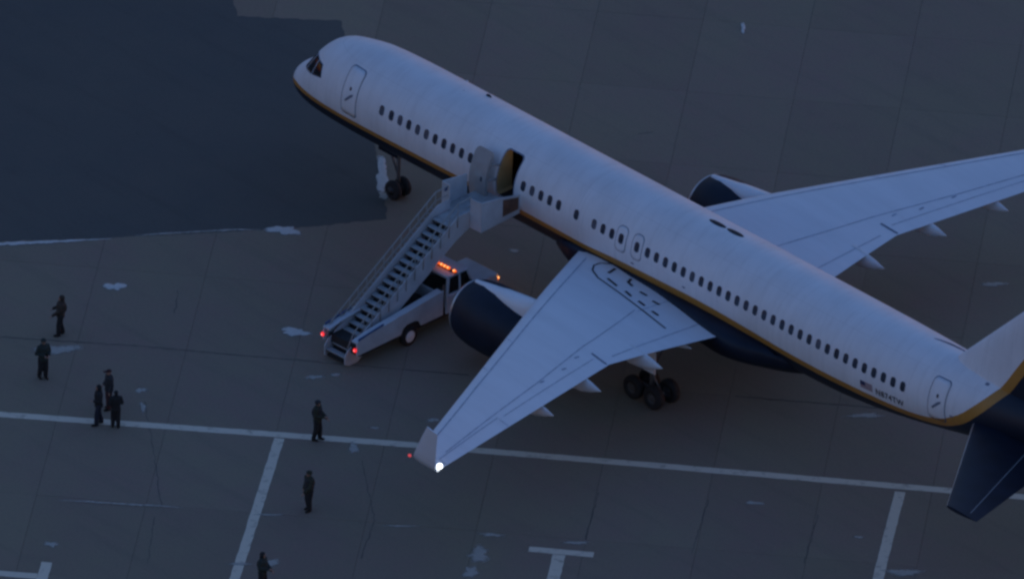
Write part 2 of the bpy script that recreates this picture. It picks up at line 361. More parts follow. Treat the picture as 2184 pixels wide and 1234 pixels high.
# old snow and slush left on the concrete: flat ragged heaps
CR = Vector((.689, .724)); CD = Vector((.713, -.701))
def cover(o, vals):
    a = o.data.attributes.new('cover', 'FLOAT', 'POINT')
    for i, v in enumerate(vals): a.data[i].value = v
def heap(c, wd, dp, seed, label, m='snow', h=.035, ang=0.):
    rnd = random.Random(seed); n = 26; ph = [rnd.uniform(0, 6.28) for _ in range(6)]
    a1 = (CR*math.cos(ang)+CD*math.sin(ang)); a2 = (-CR*math.sin(ang)+CD*math.cos(ang))
    V = [(c[0], c[1], h)]; F = []
    for k, (s, z) in enumerate(((.55, h*.8), (.85, h*.5), (1.0, .004))):
        for j in range(n):
            t = 2*math.pi*j/n
            q = 1+.22*math.sin(2*t+ph[0])+.16*math.sin(3*t+ph[1])+.12*math.sin(5*t+ph[2])+.10*math.sin(7*t+ph[3])+rnd.uniform(-.06, .06)
            p = a1*(wd/2*q*s*math.cos(t))+a2*(dp/2*q*s*math.sin(t)); V.append((c[0]+p.x, c[1]+p.y, z+(rnd.uniform(-.3, .3)*h if k < 2 else 0)))
    F += [(0, 1+j, 1+(j+1) % n) for j in range(n)]
    for k in range(2): F += [(1+k*n+j, 1+(k+1)*n+j, 1+(k+1)*n+(j+1) % n, 1+k*n+(j+1) % n) for j in range(n)]
    o = obj('snow_patch', V, F, m, None, True); cover(o, [1]+[.62]*n+[.30]*n+[.0]*n); tag(o, label, 'snow', 'snow patches left on the apron')
def ridge(pts, wd, seed, label, m='snow'):
    rnd = random.Random(seed); P = []; H = []
    for a, b in zip(pts[:-1], pts[1:]):
        a, b = Vector(a), Vector(b); k = max(2, int((b-a).length/.18))
        for t in range(k): P.append(a.lerp(b, t/k)); 
    P.append(Vector(pts[-1])); n = len(P); V = []; F = []
    for i, p in enumerate(P):
        t = (P[min(i+1, n-1)]-P[max(i-1, 0)]).normalized(); nn = Vector((-t.y, t.x)); e = min(1, .15+4*min(i, n-1-i)/n)
        l, rr = wd*e*rnd.uniform(.3, .65), wd*e*rnd.uniform(.3, .65)
        for c, z in ((p+nn*l, .010), (p+nn*l*.4, .04*e), (p-nn*rr*.4, .04*e), (p-nn*rr, .010)): V.append((c.x, c.y, z))
    for i in range(n-1): F += [(4*i+k, 4*i+k+1, 4*i+5+k, 4*i+4+k) for k in range(3)]
    o = obj('snow_ridge', V, F, m, None, True); cover(o, [x for i in range(n) for x in (.02, .55, .55, .02)]); tag(o, label, 'snow', 'snow patches left on the apron')
ridge([(-6.4, -21.2), (-4.0, -17.6), (-1.86, -14.75), (-.56, -12.9), (.74, -11.0)], .34, 1, 'long white snow ridge along the dark asphalt edge at the left border')
ridge([(1.15, -10.15), (2.36, -8.4), (3.42, -6.85), (4.13, -5.95)], .24, 2, 'thin snow ridge along the asphalt edge between the long ridge and the stair truck', 'slush')
ridge([(14.71, -26.73), (16.31, -25.33), (17.75, -23.99), (18.33, -23.45)], .22, 3, 'thin straight snow streak lying below the group of three people', 'slush')
for i, a in enumerate([
 ((3.68, -13.54), .8, .62, 'small oval snow patch above right of the leftmost standing person', 'snow'),
 ((5.9, -18.7), 1.9, .75, 'wide snow patch behind the leftmost person in dark jacket', 'slush'),
 ((11.04, -10.64), 1.1, .6, 'snow patch left of the stair truck tail lamp', 'snow'),
 ((14.18, -12.52), .75, .34, 'flat slush patch just below the foot of the stairs', 'slush'),
 ((14.6, -11.75), .4, .3, 'tiny snow patch touching the lowest step of the stairs', 'slush'),
 ((10.46, -18.41), .5, .4, 'small snow lump right of the person in the cap', 'slush'),
 ((11.5, -19.26), .22, .9, 'narrow upright snow streak right of the group of three people', 'slush'),
 ((4.75, -5.35), 1.2, .7, 'ragged snow heap at the right end of the asphalt edge ridges', 'snow'),
 ((28.58, -17.21), .9, 1.2, 'largest snow patch at the bottom edge left of the painted T', 'slush'),
 ((29.36, -18.4), .75, .8, 'snow patch cut by the bottom edge left of the painted T', 'slush'),
 ((27.8, -15.77), 1.1, .26, 'thin slush strip above the largest bottom snow patch', 'slush'),
 ((30.41, -13.7), .95, .28, 'thin slush strip just above the bar of the painted T', 'slush'),
 ((37.33, -5.05), .4, .2, 'tiny slush fleck left of the right painted branch line', 'slush'),
 ((40.44, -5.64), 1.2, .7, 'slush patch at the bottom right beside the painted branch line', 'slush'),
 ((12.0, .51), .5, .3, 'small slush patch below the fuselage between stairs and engine', 'slush'),
 ((26.48, 13.11), 1.0, .4, 'faint slush patch beyond the tail at the right border', 'slush'),
 ((30.65, 1.83), 1.3, .45, 'faint slush patch below the rear fuselage', 'slush'),
 ((4.7, 20.3), .2, .8, 'small bright snow fleck alone at the top right', 'snow'),
 ((4.06, .72), .55, 2.6, 'upright snow patch beside the nose wheels', 'snow'),
 ((5.3, -.35), .45, .9, 'snow patch in front of the nose wheels', 'slush'),
 ((20.95, -21.27), .95, .16, 'thin slush streak crossing the left painted branch line', 'slush'),
 ((24.96, -17.99), 1.4, .14, 'faint slush streak right of the person with the lowered arm', 'slush'),
 ((18.66, -13.49), .4, .16, 'tiny slush fleck above the long painted line near the wing tip', 'slush'),
 ((23.74, -23.79), .7, .55, 'slush patch left of the person cut by the bottom edge', 'slush'),
 ((22.97, -24.78), 1.1, .2, 'thin slush streak over the lower end of the left branch line', 'slush'),
 ((17.06, -29.27), .5, .5, 'faint slush patch at the lower left corner', 'slush'),
 ((19.3, -15.2), .5, .8, 'faint slush smear below the long line right of the person', 'slush'),
 ((32.72, -6.29), .7, .3, 'curved slush fleck below the long line near the tail', 'slush'),
 ((19.75, -11.3), .5, .4, 'slush patch behind the winglet', 'slush')]):
    heap(a[0], a[1]*1.15, a[2]*1.15, 60+i, a[3], a[4], .035 if a[4] == 'snow' else .018)

# ------------------------------------------------------------------ the airliner
plane = empty('airliner', (0, 0, 0))
tag(plane, 'white twin-engine airliner with gold cheatline, navy belly and stairs at its open door', 'airplane')
ST = [(-0.16, 3.28, 3.28, 0.0, 3.28), (-.10, 3.49, 3.09, .22, 3.29), (.02, 3.70, 2.95, .44, 3.32), (.25, 3.96, 2.80, .70, 3.38), (.6, 4.24, 2.66, .97, 3.48), (.95, 4.46, 2.57, 1.16, 3.58),
(1.25, 4.84, 2.51, 1.30, 3.70), (1.6, 5.29, 2.46, 1.43, 3.84), (2.0, 5.67, 2.42, 1.54, 3.97), (2.5, 5.93, 2.39, 1.64, 4.10), (3.2, 6.10, 2.36, 1.73, 4.22), (4.2, 6.27, 2.34, 1.82, 4.36), (5.4, 6.33, 2.33, 1.86, 4.43), (7, 6.35, 2.33, 1.88, 4.47),
(10, 6.35, 2.33, 1.88, 4.47), (20, 6.35, 2.33, 1.88, 4.47), (30, 6.35, 2.33, 1.88, 4.47), (31.5, 6.35, 2.36, 1.875, 4.47), (33.5, 6.35, 2.52, 1.84, 4.50), (36, 6.35, 2.88, 1.70, 4.62), (38.5, 6.33, 3.35, 1.46, 4.82), (41, 6.27, 3.88, 1.12, 5.05), (43.5, 6.14, 4.42, .72, 5.28), (45.3, 6.0, 4.82, .40, 5.42), (46.3, 5.86, 5.1, .22, 5.48), (46.7, 5.6, 5.42, .05, 5.5)]
def pchip(xs, ys):
    n = len(xs); h = [xs[i+1]-xs[i] for i in range(n-1)]; dd = [(ys[i+1]-ys[i])/h[i] for i in range(n-1)]
    m = [dd[0]]+[0 if dd[i-1]*dd[i] <= 0 else (h[i-1]+h[i])*3/((2*h[i]+h[i-1])/dd[i-1]+(h[i]+2*h[i-1])/dd[i]) for i in range(1, n-1)]+[dd[-1]]
    def f(x):
        if x <= xs[0]: return ys[0]
        if x >= xs[-1]: return ys[-1]
        i = 0
        while x > xs[i+1]: i += 1
        t = (x-xs[i])/h[i]
        return ys[i]*(1+2*t)*(1-t)**2+h[i]*m[i]*t*(1-t)**2+ys[i+1]*t*t*(3-2*t)+h[i]*m[i+1]*t*t*(t-1)
    return f
_x = [s[0] for s in ST]
ftop, fbot, fhw, fzm = [pchip(_x, [s[k] for s in ST]) for k in (1, 2, 3, 4)]
def half_y(x, z):
    zm = fzm(x); a = (ftop(x)-zm) if z > zm else (zm-fbot(x))
    q_ = 1-((z-zm)/max(a, 1e-6))**2
    return fhw(x)*math.sqrt(max(q_, 0))
def sidept(x, z, off=0.):
    """point on the port side skin, off metres proud"""
    y = half_y(x, z); e = .01
    dy = (half_y(x, z+e)-half_y(x, z-e))/(2*e); dx = (half_y(x+e, z)-half_y(x-e, z))/(2*e)
    n = Vector((-dx, -1, -dy)).normalized()
    return Vector((x, -y, z))+n*off
def toppt(x, th, off=0.):
    """th: angle from the crown, positive to starboard"""
    zm = fzm(x); a = ftop(x)-zm
    p = Vector((x, fhw(x)*math.sin(th), zm+a*math.cos(th))); n = Vector((0, math.sin(th)/fhw(x), math.cos(th)/a)).normalized()
    return p+n*off
# fuselage skin
xs = [-.16, -.15, -.13, -.10, -.05, .02, .12, .25, .42, .6, .78, .95, 1.1, 1.25, 1.42, 1.6, 1.8, 2.0, 2.25, 2.5, 2.8, 3.2, 3.7, 4.2, 4.8, 5.4, 6.2, 7]+[7+i for i in range(1, 6)]+[12.5, 12.85, 13.1, 13.4, 13.65, 13.9, 14.1, 14.35, 14.6, 15]+[7+i for i in range(9, 24)]+[30+.5*i for i in range(1, 33)]+[46.3, 46.5, 46.7]
NS = 72; mb = MB(); V = []
for x in xs:
    for j in range(NS):
        t = 2*math.pi*j/NS; c, s_ = math.cos(t), math.sin(t); zm = fzm(x)
        V.append((x, max(fhw(x), .004)*c, zm+((ftop(x)-zm) if s_ > 0 else (zm-fbot(x)))*s_+.002*s_))
F = [(i*NS+j, i*NS+(j+1) % NS, (i+1)*NS+(j+1) % NS, (i+1)*NS+j) for i in range(len(xs)-1) for j in range(NS)]+[list(range(NS)), [(len(xs)-1)*NS+j for j in range(NS)]]
fus = obj('fuselage', V, F, ['livery', 'dark', 'jamb'], None, True)
# open doorway cut through the skin
OX0, OX1, OZ0, OZ1 = 13.28, 14.22, 4.02, 5.86
def rrect(x0, x1, z0, z1, rd, n=5):
    P = []
    for cx, cz, a0 in ((x1-rd, z1-rd, 0), (x0+rd, z1-rd, 90), (x0+rd, z0+rd, 180), (x1-rd, z0+rd, 270)):
        for k in range(n+1):
            a = R(a0+90*k/n); P.append((cx+rd*math.cos(a), cz+rd*math.sin(a)))
    return P
cut = MB(); cut.prism(rrect(OX0, OX1, OZ0, OZ1, .16), 'y', -2.6, -1.0)
co = cut.build('cutter', ['dark', 'dark', 'jamb'])
for p_ in co.data.polygons:
    p_.material_index = 2 if (p_.center.x < OX0+.12 and abs(p_.normal.y) < .5) or p_.normal.z > .8 and p_.center.z > OZ1-.1 else 1  # front and top faces get lining; the rest painted near black as shade
c2_ = MB().box(OX0-1.1, OX1+.25, -1.02, 1.1, OZ0-.04, OZ1+.08).build('cutter_inner', ['dark', 'dark', 'jamb'])
for p_ in c2_.data.polygons: p_.material_index = 1  # vestibule walls painted near black to stand for the unlit cabin depth
md = fus.modifiers.new('cut2', 'BOOLEAN'); md.object = c2_; md.operation = 'DIFFERENCE'; md.solver = 'EXACT'
md = fus.modifiers.new('cut', 'BOOLEAN'); md.object = co; md.operation = 'DIFFERENCE'; md.solver = 'EXACT'
bpy.context.view_layer.update()
me = bpy.data.meshes.new_from_object(fus.evaluated_get(bpy.context.evaluated_depsgraph_get())); fus.modifiers.clear(); fus.data = me
bpy.data.objects.remove(co); bpy.data.objects.remove(c2_); fus.parent = plane; fus.data.name = 'fuselage'
cl = bpy.data.lights.new('doorway_cabin_lamp', 'POINT'); cl.energy = .15; cl.color = (1, .62, .22); cl.shadow_soft_size = .08
clo = bpy.data.objects.new('doorway_cabin_lamp', cl); col.objects.link(clo); clo.location = (13.85, -.85, 5.70); clo.parent = plane
# wing to body fairing: flares outwards under the trailing edge roots
_fx = [15.6, 16.4, 17.6, 20, 22, 24, 25.6, 26.6, 27.4, 28.4, 29.6, 30.4]
_fw = pchip(_fx, [.6, 1.5, 1.9, 1.93, 1.98, 2.22, 2.46, 2.56, 2.48, 2.10, 1.4, .5]); _fb = pchip(_fx, [2.45, 2.34, 2.20, 2.14, 2.12, 2.12, 2.14, 2.16, 2.2, 2.28, 2.36, 2.45]); _ft = pchip(_fx, [3.0, 3.25, 3.5, 3.56, 3.62, 3.68, 3.68, 3.66, 3.62, 3.5, 3.2, 3.0])
V = []; K = 44
for i in range(K+1):
    x = 15.6+14.8*i/K; hw_, b_, t_ = _fw(x), _fb(x), _ft(x); m_ = b_+(t_-b_)*.62
    half = [(1.70, t_+.02), (min(hw_, 1.86)+(hw_-min(hw_, 1.86))*.6, t_-.03), (hw_, t_-.18), (hw_*1.0, m_), (hw_*.93, b_+.45), (hw_*.75, b_+.18), (hw_*.45, b_+.04), (0, b_)]
    if hw_ < 1.7: half[0] = (hw_*.9, t_+.02)
    for y_, z_ in half: V.append((x, -y_, z_))
    for y_, z_ in half[-2::-1]: V.append((x, y_, z_))
n = 15
obj('belly_fairing', V, [(i*n+j, i*n+j+1, (i+1)*n+j+1, (i+1)*n+j) for i in range(K) for j in range(n-1)], 'navy', plane, True)

def resample(pts, m=.13):
    out = []
    for a, b in zip(pts, pts[1:]+pts[:1]):
        L_ = math.hypot(b[0]-a[0], b[1]-a[1])
        if L_ < 1e-6: continue
        k_ = max(1, math.ceil(L_/m)); out += [(a[0]+(b[0]-a[0])*t/k_, a[1]+(b[1]-a[1])*t/k_) for t in range(k_)]
    return out
def patch(name, outline, mats, parent, off=.006, fn=sidept, rim=0., smooth=True, rimoff=None):
    """a skin-hugging plate with an optional rim; outline in (x,z)"""
    outline = resample(outline)
    cx = sum(p[0] for p in outline)/len(outline); cz = sum(p[1] for p in outline)/len(outline)
    n = len(outline); V = [fn(cx, cz, off)]; F = []; FM = []
    rings = [(.2, off), (.4, off), (.6, off), (.8, off), (1, off)]
    for s_, o_ in rings: V += [fn(cx+(a-cx)*s_, cz+(b-cz)*s_, o_) for a, b in outline]
    F += [(0, 1+j, 1+(j+1) % n) for j in range(n)]; FM += [0]*n
    for k in range(4): F += [(1+k*n+j, 1+(k+1)*n+j, 1+(k+1)*n+(j+1) % n, 1+k*n+(j+1) % n) for j in range(n)]; FM += [0]*n
    if rim:
        b0 = len(V); ro = rimoff if rimoff is not None else off+.006
        hw = max(abs(a-cx) for a, b in outline); hh = max(abs(b-cz) for a, b in outline)
        V += [fn(a, b, ro) for a, b in outline]
        V += [fn(cx+(a-cx)*(1+rim/hw), cz+(b-cz)*(1+rim/hh), ro) for a, b in outline]
        V += [fn(cx+(a-cx)*(1+rim*1.1/hw), cz+(b-cz)*(1+rim*1.1/hh), -.004) for a, b in outline]
        for k in range(2): F += [(b0+k*n+j, b0+(k+1)*n+j, b0+(k+1)*n+(j+1) % n, b0+k*n+(j+1) % n) for j in range(n)]; FM += [1]*n
        F += [(1+4*n+j, b0+j, b0+(j+1) % n, 1+4*n+(j+1) % n) for j in range(n)]; FM += [1]*n
    else:
        b0 = len(V); V += [fn(a, b, -.004) for a, b in outline]; F += [(1+4*n+j, b0+j, b0+(j+1) % n, 1+4*n+(j+1) % n) for j in range(n)]; FM += [0]*n
    return obj(name, V, F, mats, parent, smooth, FM)
# cabin windows: 0.508 m pitch
WZ, W0, PITCH = 4.95, 6.6, .508
def wout(x, z, w_=.135, h_=.205): return rrect(x-w_, x+w_, z-h_, z+h_, .115, 4)
for k in list(range(0, 11))+list(range(16, 21))+[22]+list(range(24, 27))+list(range(30, 59)):
    x = W0+PITCH*k-(.05 if k == 0 else 0)
    patch('window', wout(x, WZ), [random.choice(['glass', 'glass', 'blind', 'glass']), 'white'], fus, .002, rim=.03, rimoff=.007)
def door(name, x0, x1, z0, z1, rd, winz, handle=True, seal=.035):
    e = patch(name, rrect(x0, x1, z0, z1, rd, 6), ['livery', 'seam'], plane, .012, rim=seal, rimoff=.004)
    xm = (x0+x1)/2
    if handle:
        patch('window', rrect(xm-.055, xm+.055, winz-.075, winz+.075, .05, 4), 'glass', e, .016)
        c = [(xm-.23, winz-.52), (xm-.17, winz-.58), (xm+.19, winz-.26), (xm+.22, winz-.16), (xm+.06, winz-.22)]
        patch('handle', c, 'seam', e, .018)
    return e
d1 = door('passenger_door', 4.22, 5.06, 3.98, 5.84, .16, 5.10)
d4 = door('passenger_door', 37.40, 38.22, 4.15, 5.84, .16, 5.22)
for x in (20.34, 21.24):
    e = patch('overwing_exit', rrect(x-.27, x+.27, 4.42, 5.42, .2, 6), ['livery', 'seam'], plane, .010, rim=.028, rimoff=.004)
    patch('window', wout(x, 4.95), ['glass', 'white'], e, .013, rim=.02, rimoff=.016)
# opened passenger door, swung forward and parked outside the skin
V = []; F = []; o2 = resample(rrect(12.30, 13.22, 3.90, 5.56, .17, 5)); n = len(o2)
for off, z in ((.46, 0), (.60, 0)): 
    for a, b in o2: V.append(sidept(a, b, off))
c1 = sidept(12.76, 4.73, .46); c2 = sidept(12.76, 4.73, .60)
rings = []
def ringp(s_, off): 
    k = len(V); V.extend([sidept(12.76+(a-12.76)*s_, 4.73+(b-4.73)*s_, off) for a, b in o2]); return k
i0, i1 = ringp(.5, .46), ringp(.5, .60); V += [c1, c2]; L = len(V)
F += [(j, (j+1) % n, n+(j+1) % n, n+j) for j in range(n)]
F += [(j, (j+1) % n, i0+(j+1) % n, i0+j) for j in range(n)]+[(n+j, n+(j+1) % n, i1+(j+1) % n, i1+j) for j in range(n)]
F += [(L-2, i0+j, i0+(j+1) % n) for j in range(n)]+[(L-1, i1+j, i1+(j+1) % n) for j in range(n)]
od = obj('open_passenger_door', V, F, 'doorin', plane); od['label'] = 'grey cabin door parked open ahead of the doorway'
def offpt(base): return lambda x, z, o_: sidept(x, z, base+o_)
patch('window', rrect(12.93, 13.04, 4.62, 4.78, .05, 4), 'glass', od, .004, fn=offpt(.602))
for hz in (4.7, 5.25):
    mb = MB(); mb.tube([sidept(13.1, hz, .5), sidept(13.26, hz+.01, .34), sidept(13.31, hz+.02, .02)], .045, 8); mb.build('hinge_arm', 'grey', od, True)
# doorway trim
patch_o = resample(rrect(OX0, OX1, OZ0, OZ1, .16, 6)); V = [sidept(a, b, .006) for a, b in patch_o]; cx, cz = (OX0+OX1)/2, (OZ0+OZ1)/2
V += [sidept(cx+(a-cx)*1.09, cz+(b-cz)*1.045, .006) for a, b in patch_o]; n = len(patch_o)
obj('doorway_frame', V, [(j, (j+1) % n, n+(j+1) % n, n+j) for j in range(n)], 'seam', plane, True)
# flight deck windows, port then starboard
panes = [[(1.00, 4.42), (1.50, 4.56), (1.84, 5.24), (1.58, 5.16), (1.24, 4.74)], [(1.57, 4.57), (2.06, 4.63), (2.20, 5.24), (1.91, 5.25)], [(2.13, 4.64), (2.74, 4.78), (2.60, 5.20), (2.27, 5.23)]]
def starpt(x, z, o_=0.):
    p = sidept(x, z, o_); return Vector((p.x, -p.y, p.z))
for side in (sidept, starpt):
    for pn in panes: patch('cockpit_window', pn, ['cockpit', 'seam'], fus, .004, fn=side, rim=.03, rimoff=.007)
# registration and flag on the rear fuselage
GL = {'N': ['10001', '11001', '10101', '10011', '10001'], '8': ['01110', '10001', '01110', '10001', '01110'], '7': ['11111', '00001', '00010', '00100', '00100'], '4': ['00110', '01010', '11111', '00010', '00010'], 'T': ['11111', '00100', '00100', '00100', '00100'], 'W': ['10001', '10001', '10101', '10101', '01010']}
tc = bpy.data.curves.new('reg', 'FONT'); tc.body = 'N874TW'; tc.size = .40; tc.space_character = 1.12; tc.resolution_u = 3; tc.offset = .008
to = bpy.data.objects.new('reg', tc); col.objects.link(to); bpy.context.view_layer.update()
tm = bpy.data.meshes.new_from_object(to.evaluated_get(bpy.context.evaluated_depsgraph_get())); bpy.data.objects.remove(to)
bm = bmesh.new(); bm.from_mesh(tm); bmesh.ops.triangulate(bm, faces=bm.faces); bmesh.ops.subdivide_edges(bm, edges=[e for e in bm.edges if e.calc_length() > .1], cuts=2)
wd = max(v.co.x for v in bm.verts)
for v in bm.verts: v.co = sidept(34.68+v.co.x*1.46/wd, 4.06+v.co.y, .007)
tm2 = bpy.data.meshes.new('registration'); bm.to_mesh(tm2); bm.free(); tm2.materials.append(M['black'])
ro = bpy.data.objects.new('registration', tm2); col.objects.link(ro); ro.parent = fus
mb = MB()
def decal(mb, x0, x1, z0, z1, m, off=.007, k=4):
    for i in range(k):
        a, b = x0+(x1-x0)*i/k, x0+(x1-x0)*(i+1)/k
        mb.add([sidept(a, z0, off), sidept(b, z0, off), sidept(b, z1, off), sidept(a, z1, off)], [(0, 1, 2, 3)], m)
FZ0, FZ1 = 4.08, 4.40
for i in range(7):
    z0 = FZ0+(FZ1-FZ0)*i/7; decal(mb, 33.88 if i < 3 else 34.15, 34.52, z0, FZ0+(FZ1-FZ0)*(i+1)/7, 0 if i % 2 == 0 else 1)
decal(mb, 33.88, 34.15, FZ0+(FZ1-FZ0)*3/7, FZ1, 2)
mb.build('flag', ['flagred', 'flagwhite', 'flagblue'], fus)
# small roof fittings
def dome(name, x, th, lx, wy, h, m, parent=plane):
    V = []; F = []; n, k = 16, 4
    for i in range(k+1):
        a = math.pi/2*i/k
        for j in range(n):
            t = 2*math.pi*j/n; V.append(toppt(x+lx*math.cos(a)*math.cos(t), th+wy*math.cos(a)*math.sin(t)/1.88, h*math.sin(a)-.004))
    F = [(i*n+j, i*n+(j+1) % n, (i+1)*n+(j+1) % n, (i+1)*n+j) for i in range(k) for j in range(n)]
    return obj(name, V, F, m, parent, True)
dome('antenna', 23.72, .09, .48, .15, .05, 'black'); dome('antenna', 24.70, .10, .48, .15, .05, 'black')
dome('antenna', 10.2, .30, .16, .05, .10, 'black'); dome('beacon', 8.55, .52, .06, .05, .07, 'white')
dome('vent', 9.3, .02, .04, .03, .01, 'seam')
for x, z in ((21.05, 4.16), (23.98, 4.33), (38.55, 4.62), (39.6, 6.18)):
    patch('drain', rrect(x-.09, x+.09, z-.03, z+.03, .028, 3), 'seam', fus, .006)
# dark curved strip ahead of the fin root
V = []; K = 14
for i in range(K+1):
    t = i/K; x = 35.85+2.05*t; th = .13+.16*math.sin(math.pi*t*.75)*1.2; hw_ = .055*math.sin(math.pi*min(1, t*.9+.08))+.012
    V += [toppt(x, th-hw_, .006), toppt(x, th+hw_, .006)]
obj('fin_fillet_seal', V, [(2*i, 2*i+1, 2*i+3, 2*i+2) for i in range(K)], 'seam', plane, True)

# ------------------------------------------------------------------ wings
LEA, LEM, LEZ, DIH, TEB, TEM1, TEZ, YK, TEM2 = 18.025, .527, 3.649, .075, 26.644, -.1, 3.509, 7.897, .232
def wle(y): return LEA+LEM*(y-1.9)
def wte(y): return TEB+TEM1*(y-1.9) if y < YK else TEB+TEM1*(YK-1.9)+TEM2*(y-YK)
def wz(y):
    dz = -.22*max(0, min(1, (6.5-y)/4.6))**1.5
    return LEZ+DIH*(y-1.9)+dz, TEZ+DIH*(y-1.9)+dz*.6
AF = [(0, 0, 0), (.006, .012, -.010), (.02, .022, -.020), (.05, .034, -.032), (.12, .046, -.046), (.25, .054, -.058), (.4, .052, -.058), (.55, .043, -.046), (.7, .030, -.030), (.85, .015, -.014), (1, .0015, -.0015)]
def uptk(y): return .30+.55*min(1, max(0, (y-1.5)/7))
def wtop(y, f, off=0.):
    """point on the upper wing skin at span y and chord fraction f (port: negative side handled by caller)"""
    a, b = wle(y), wte(y); za, zb = wz(y); c = b-a
    for i in range(len(AF)-1):
        if AF[i][0] <= f <= AF[i+1][0]:
            t = (f-AF[i][0])/(AF[i+1][0]-AF[i][0]); h = AF[i][1]*(1-t)+AF[i+1][1]*t; break
    tk = uptk(y)
    return Vector((a+c*f, y, za+(zb-za)*f+h*c*tk+off))
def section(y):
    a, b = wle(y), wte(y); za, zb = wz(y); c = b-a; tk = 1.0 if y < 3 else max(.8, 1-.02*(y-3)); P = []; tu = uptk(y)
    for f, up_, lo_ in AF: P.append((a+c*f, y, za+(zb-za)*f+up_*c*tu))
    for f, up_, lo_ in AF[-2:0:-1]: P.append((a+c*f, y, za+(zb-za)*f+lo_*c*tk))
    return P
def loft(secs, name, mats, parent, sgn=1, caps=(0, 1), fmf=None):
    n = len(secs[0]); V = [(p[0], p[1]*sgn, p[2]) for s_ in secs for p in s_]; F = []; FM = []
    for i in range(len(secs)-1):
        for j in range(n): F.append((i*n+j, i*n+(j+1) % n, (i+1)*n+(j+1) % n, (i+1)*n+j)); FM.append(fmf(i, j) if fmf else 0)
    if caps[0]: F.append(list(range(n))); FM.append(0)
    if caps[1]: F.append([(len(secs)-1)*n+j for j in range(n)]); FM.append(0)
    o = obj(name, V, F, mats, parent, False, FM)
    me = o.data
    for p_ in me.polygons: p_.use_smooth = len(p_.vertices) == 4
    return o
def smooth_angle(o, a=35):
    bm = bmesh.new(); bm.from_mesh(o.data)
    for e in bm.edges: e.smooth = not (len(e.link_faces) == 2 and e.calc_face_angle(0) > R(a))
    bm.to_mesh(o.data); bm.free()
YT = 19.65
for sgn, side in ((-1, 'port'), (1, 'starboard')):
    wing = loft([section(y) for y in [.4, 1.2]+[1.9+.5*i for i in range(12)]+[YK]+[8.5+.8*i for i in range(14)]+[YT]], 'wing', ['wing', 'silver'], plane, sgn, (1, 0), lambda i, j: 1 if (j == 0 or j == 19 or j == 1 and False) else 0)
    smooth_angle(wing)
    # blended winglet
    secs = []; n0 = section(YT)
    base = [(0, 0, 0, 1.0, 0), (.18, .25, .05, .97, 14), (.36, .47, .18, .93, 34), (.55, .62, .46, .86, 58), (.80, .70, .90, .74, 72), (1.15, .80, 1.55, .58, 77), (1.5, .88, 2.15, .42, 78)]
    a, b = wle(YT), wte(YT); za, zb = wz(YT); c = b-a
    for dx, dy, dz, sc, cant in base:
        P = []
        for k, p_ in enumerate(n0):
            f = (p_[0]-a)/c; th = p_[2]-(za+(zb-za)*f)
            P.append((a+dx+f*c*sc, YT+dy-th*sc*math.sin(R(cant)), za+dz+(zb-za)*f+th*sc*math.cos(R(cant))))
        secs.append(P)
    wl = loft(secs, 'winglet', ['wing'], plane, sgn, (0, 1)); smooth_angle(wl, 50)
    # lines between slats, spoilers, flaps and ailerons, a few mm proud of the skin
    def seam(pts, wdt, name='panel_line', m='gap', par=wing, off=.012):
        V = []; P = []
        for (y0, f0), (y1, f1) in zip(pts[:-1], pts[1:]):
            k = max(2, int(abs(y1-y0)/.8)+2)
            for t in range(k): P.append((y0+(y1-y0)*t/k, f0+(f1-f0)*t/k))
        P.append(pts[-1]); Q = [wtop(y, f, off) for y, f in P]
        for i, p_ in enumerate(Q):
            t = (Q[min(i+1, len(Q)-1)]-Q[max(i-1, 0)]); nn = Vector((-t.y, t.x, 0)).normalized()*wdt/2
            for s_ in (1, -1):
                c_ = p_+nn*s_; y = c_.y; f = min(.999, max(.001, (c_.x-wle(y))/(wte(y)-wle(y)))); w_ = wtop(y, f, off); V.append((w_.x, w_.y*sgn, w_.z))
        return obj(name, V, [(2*i, 2*i+1, 2*i+3, 2*i+2) for i in range(len(Q)-1)], m, par)
    seam([(2.2, .075), (8, .115), (14, .14), (19.2, .20)], .045)
    seam([(3.9, .58), (7.9, .69), (11.7, .70), (15, .68), (18.6, .67)], .040)
    seam([(2.3, .86), (5.2, .89), (7.4, .915)], .035)
    seam([(8.2, .86), (14.6, .80)], .03)
    seam([(14.9, .98), (14.9, .76), (19.2, .72), (19.2, .98)], .035)
    seam([(7.95, .80), (8.0, .985)], .09, m='seam')
    seam([(1.95, .62), (3.9, .60)], .03)
    for y in (10, 12.5): seam([(y, .02), (y+.1, .11)], .025)
    for y, f in ((9.7, .77), (11.2, .735), (8.6, .75)): seam([(y, f), (y+.25, f-.015)], .08)
    # escape path lines painted near the root, black
    if sgn < 0:
        def ptf(x, y): return (y, (x-wle(y))/(wte(y)-wle(y)))
        arc = [(20.32, 1.62), (19.75, 1.78), (19.5, 2.10), (19.55, 2.5), (19.86, 2.88), (20.51, 3.21), (22.23, 3.46), (25.1, 3.91)]
        seam([ptf(*q_) for q_ in arc], .07, 'walkway_line', 'black', wing, .016)
        for dsh in ([(20.19, 1.93), (20.39, 2.51)], [(20.75, 2.90), (21.45, 3.06)], [(21.21, 2.05), (21.40, 2.40), (21.75, 2.49)], [(21.95, 3.08), (22.4, 3.2)], [(22.25, 2.57), (22.65, 2.57)], [(22.85, 3.23), (23.27, 3.29)], [(23.1, 2.70), (23.47, 2.67)], [(23.75, 3.36), (24.15, 3.39)]):
            seam([ptf(*q_) for q_ in dsh], .12, 'walkway_dash', 'black', wing, .016)
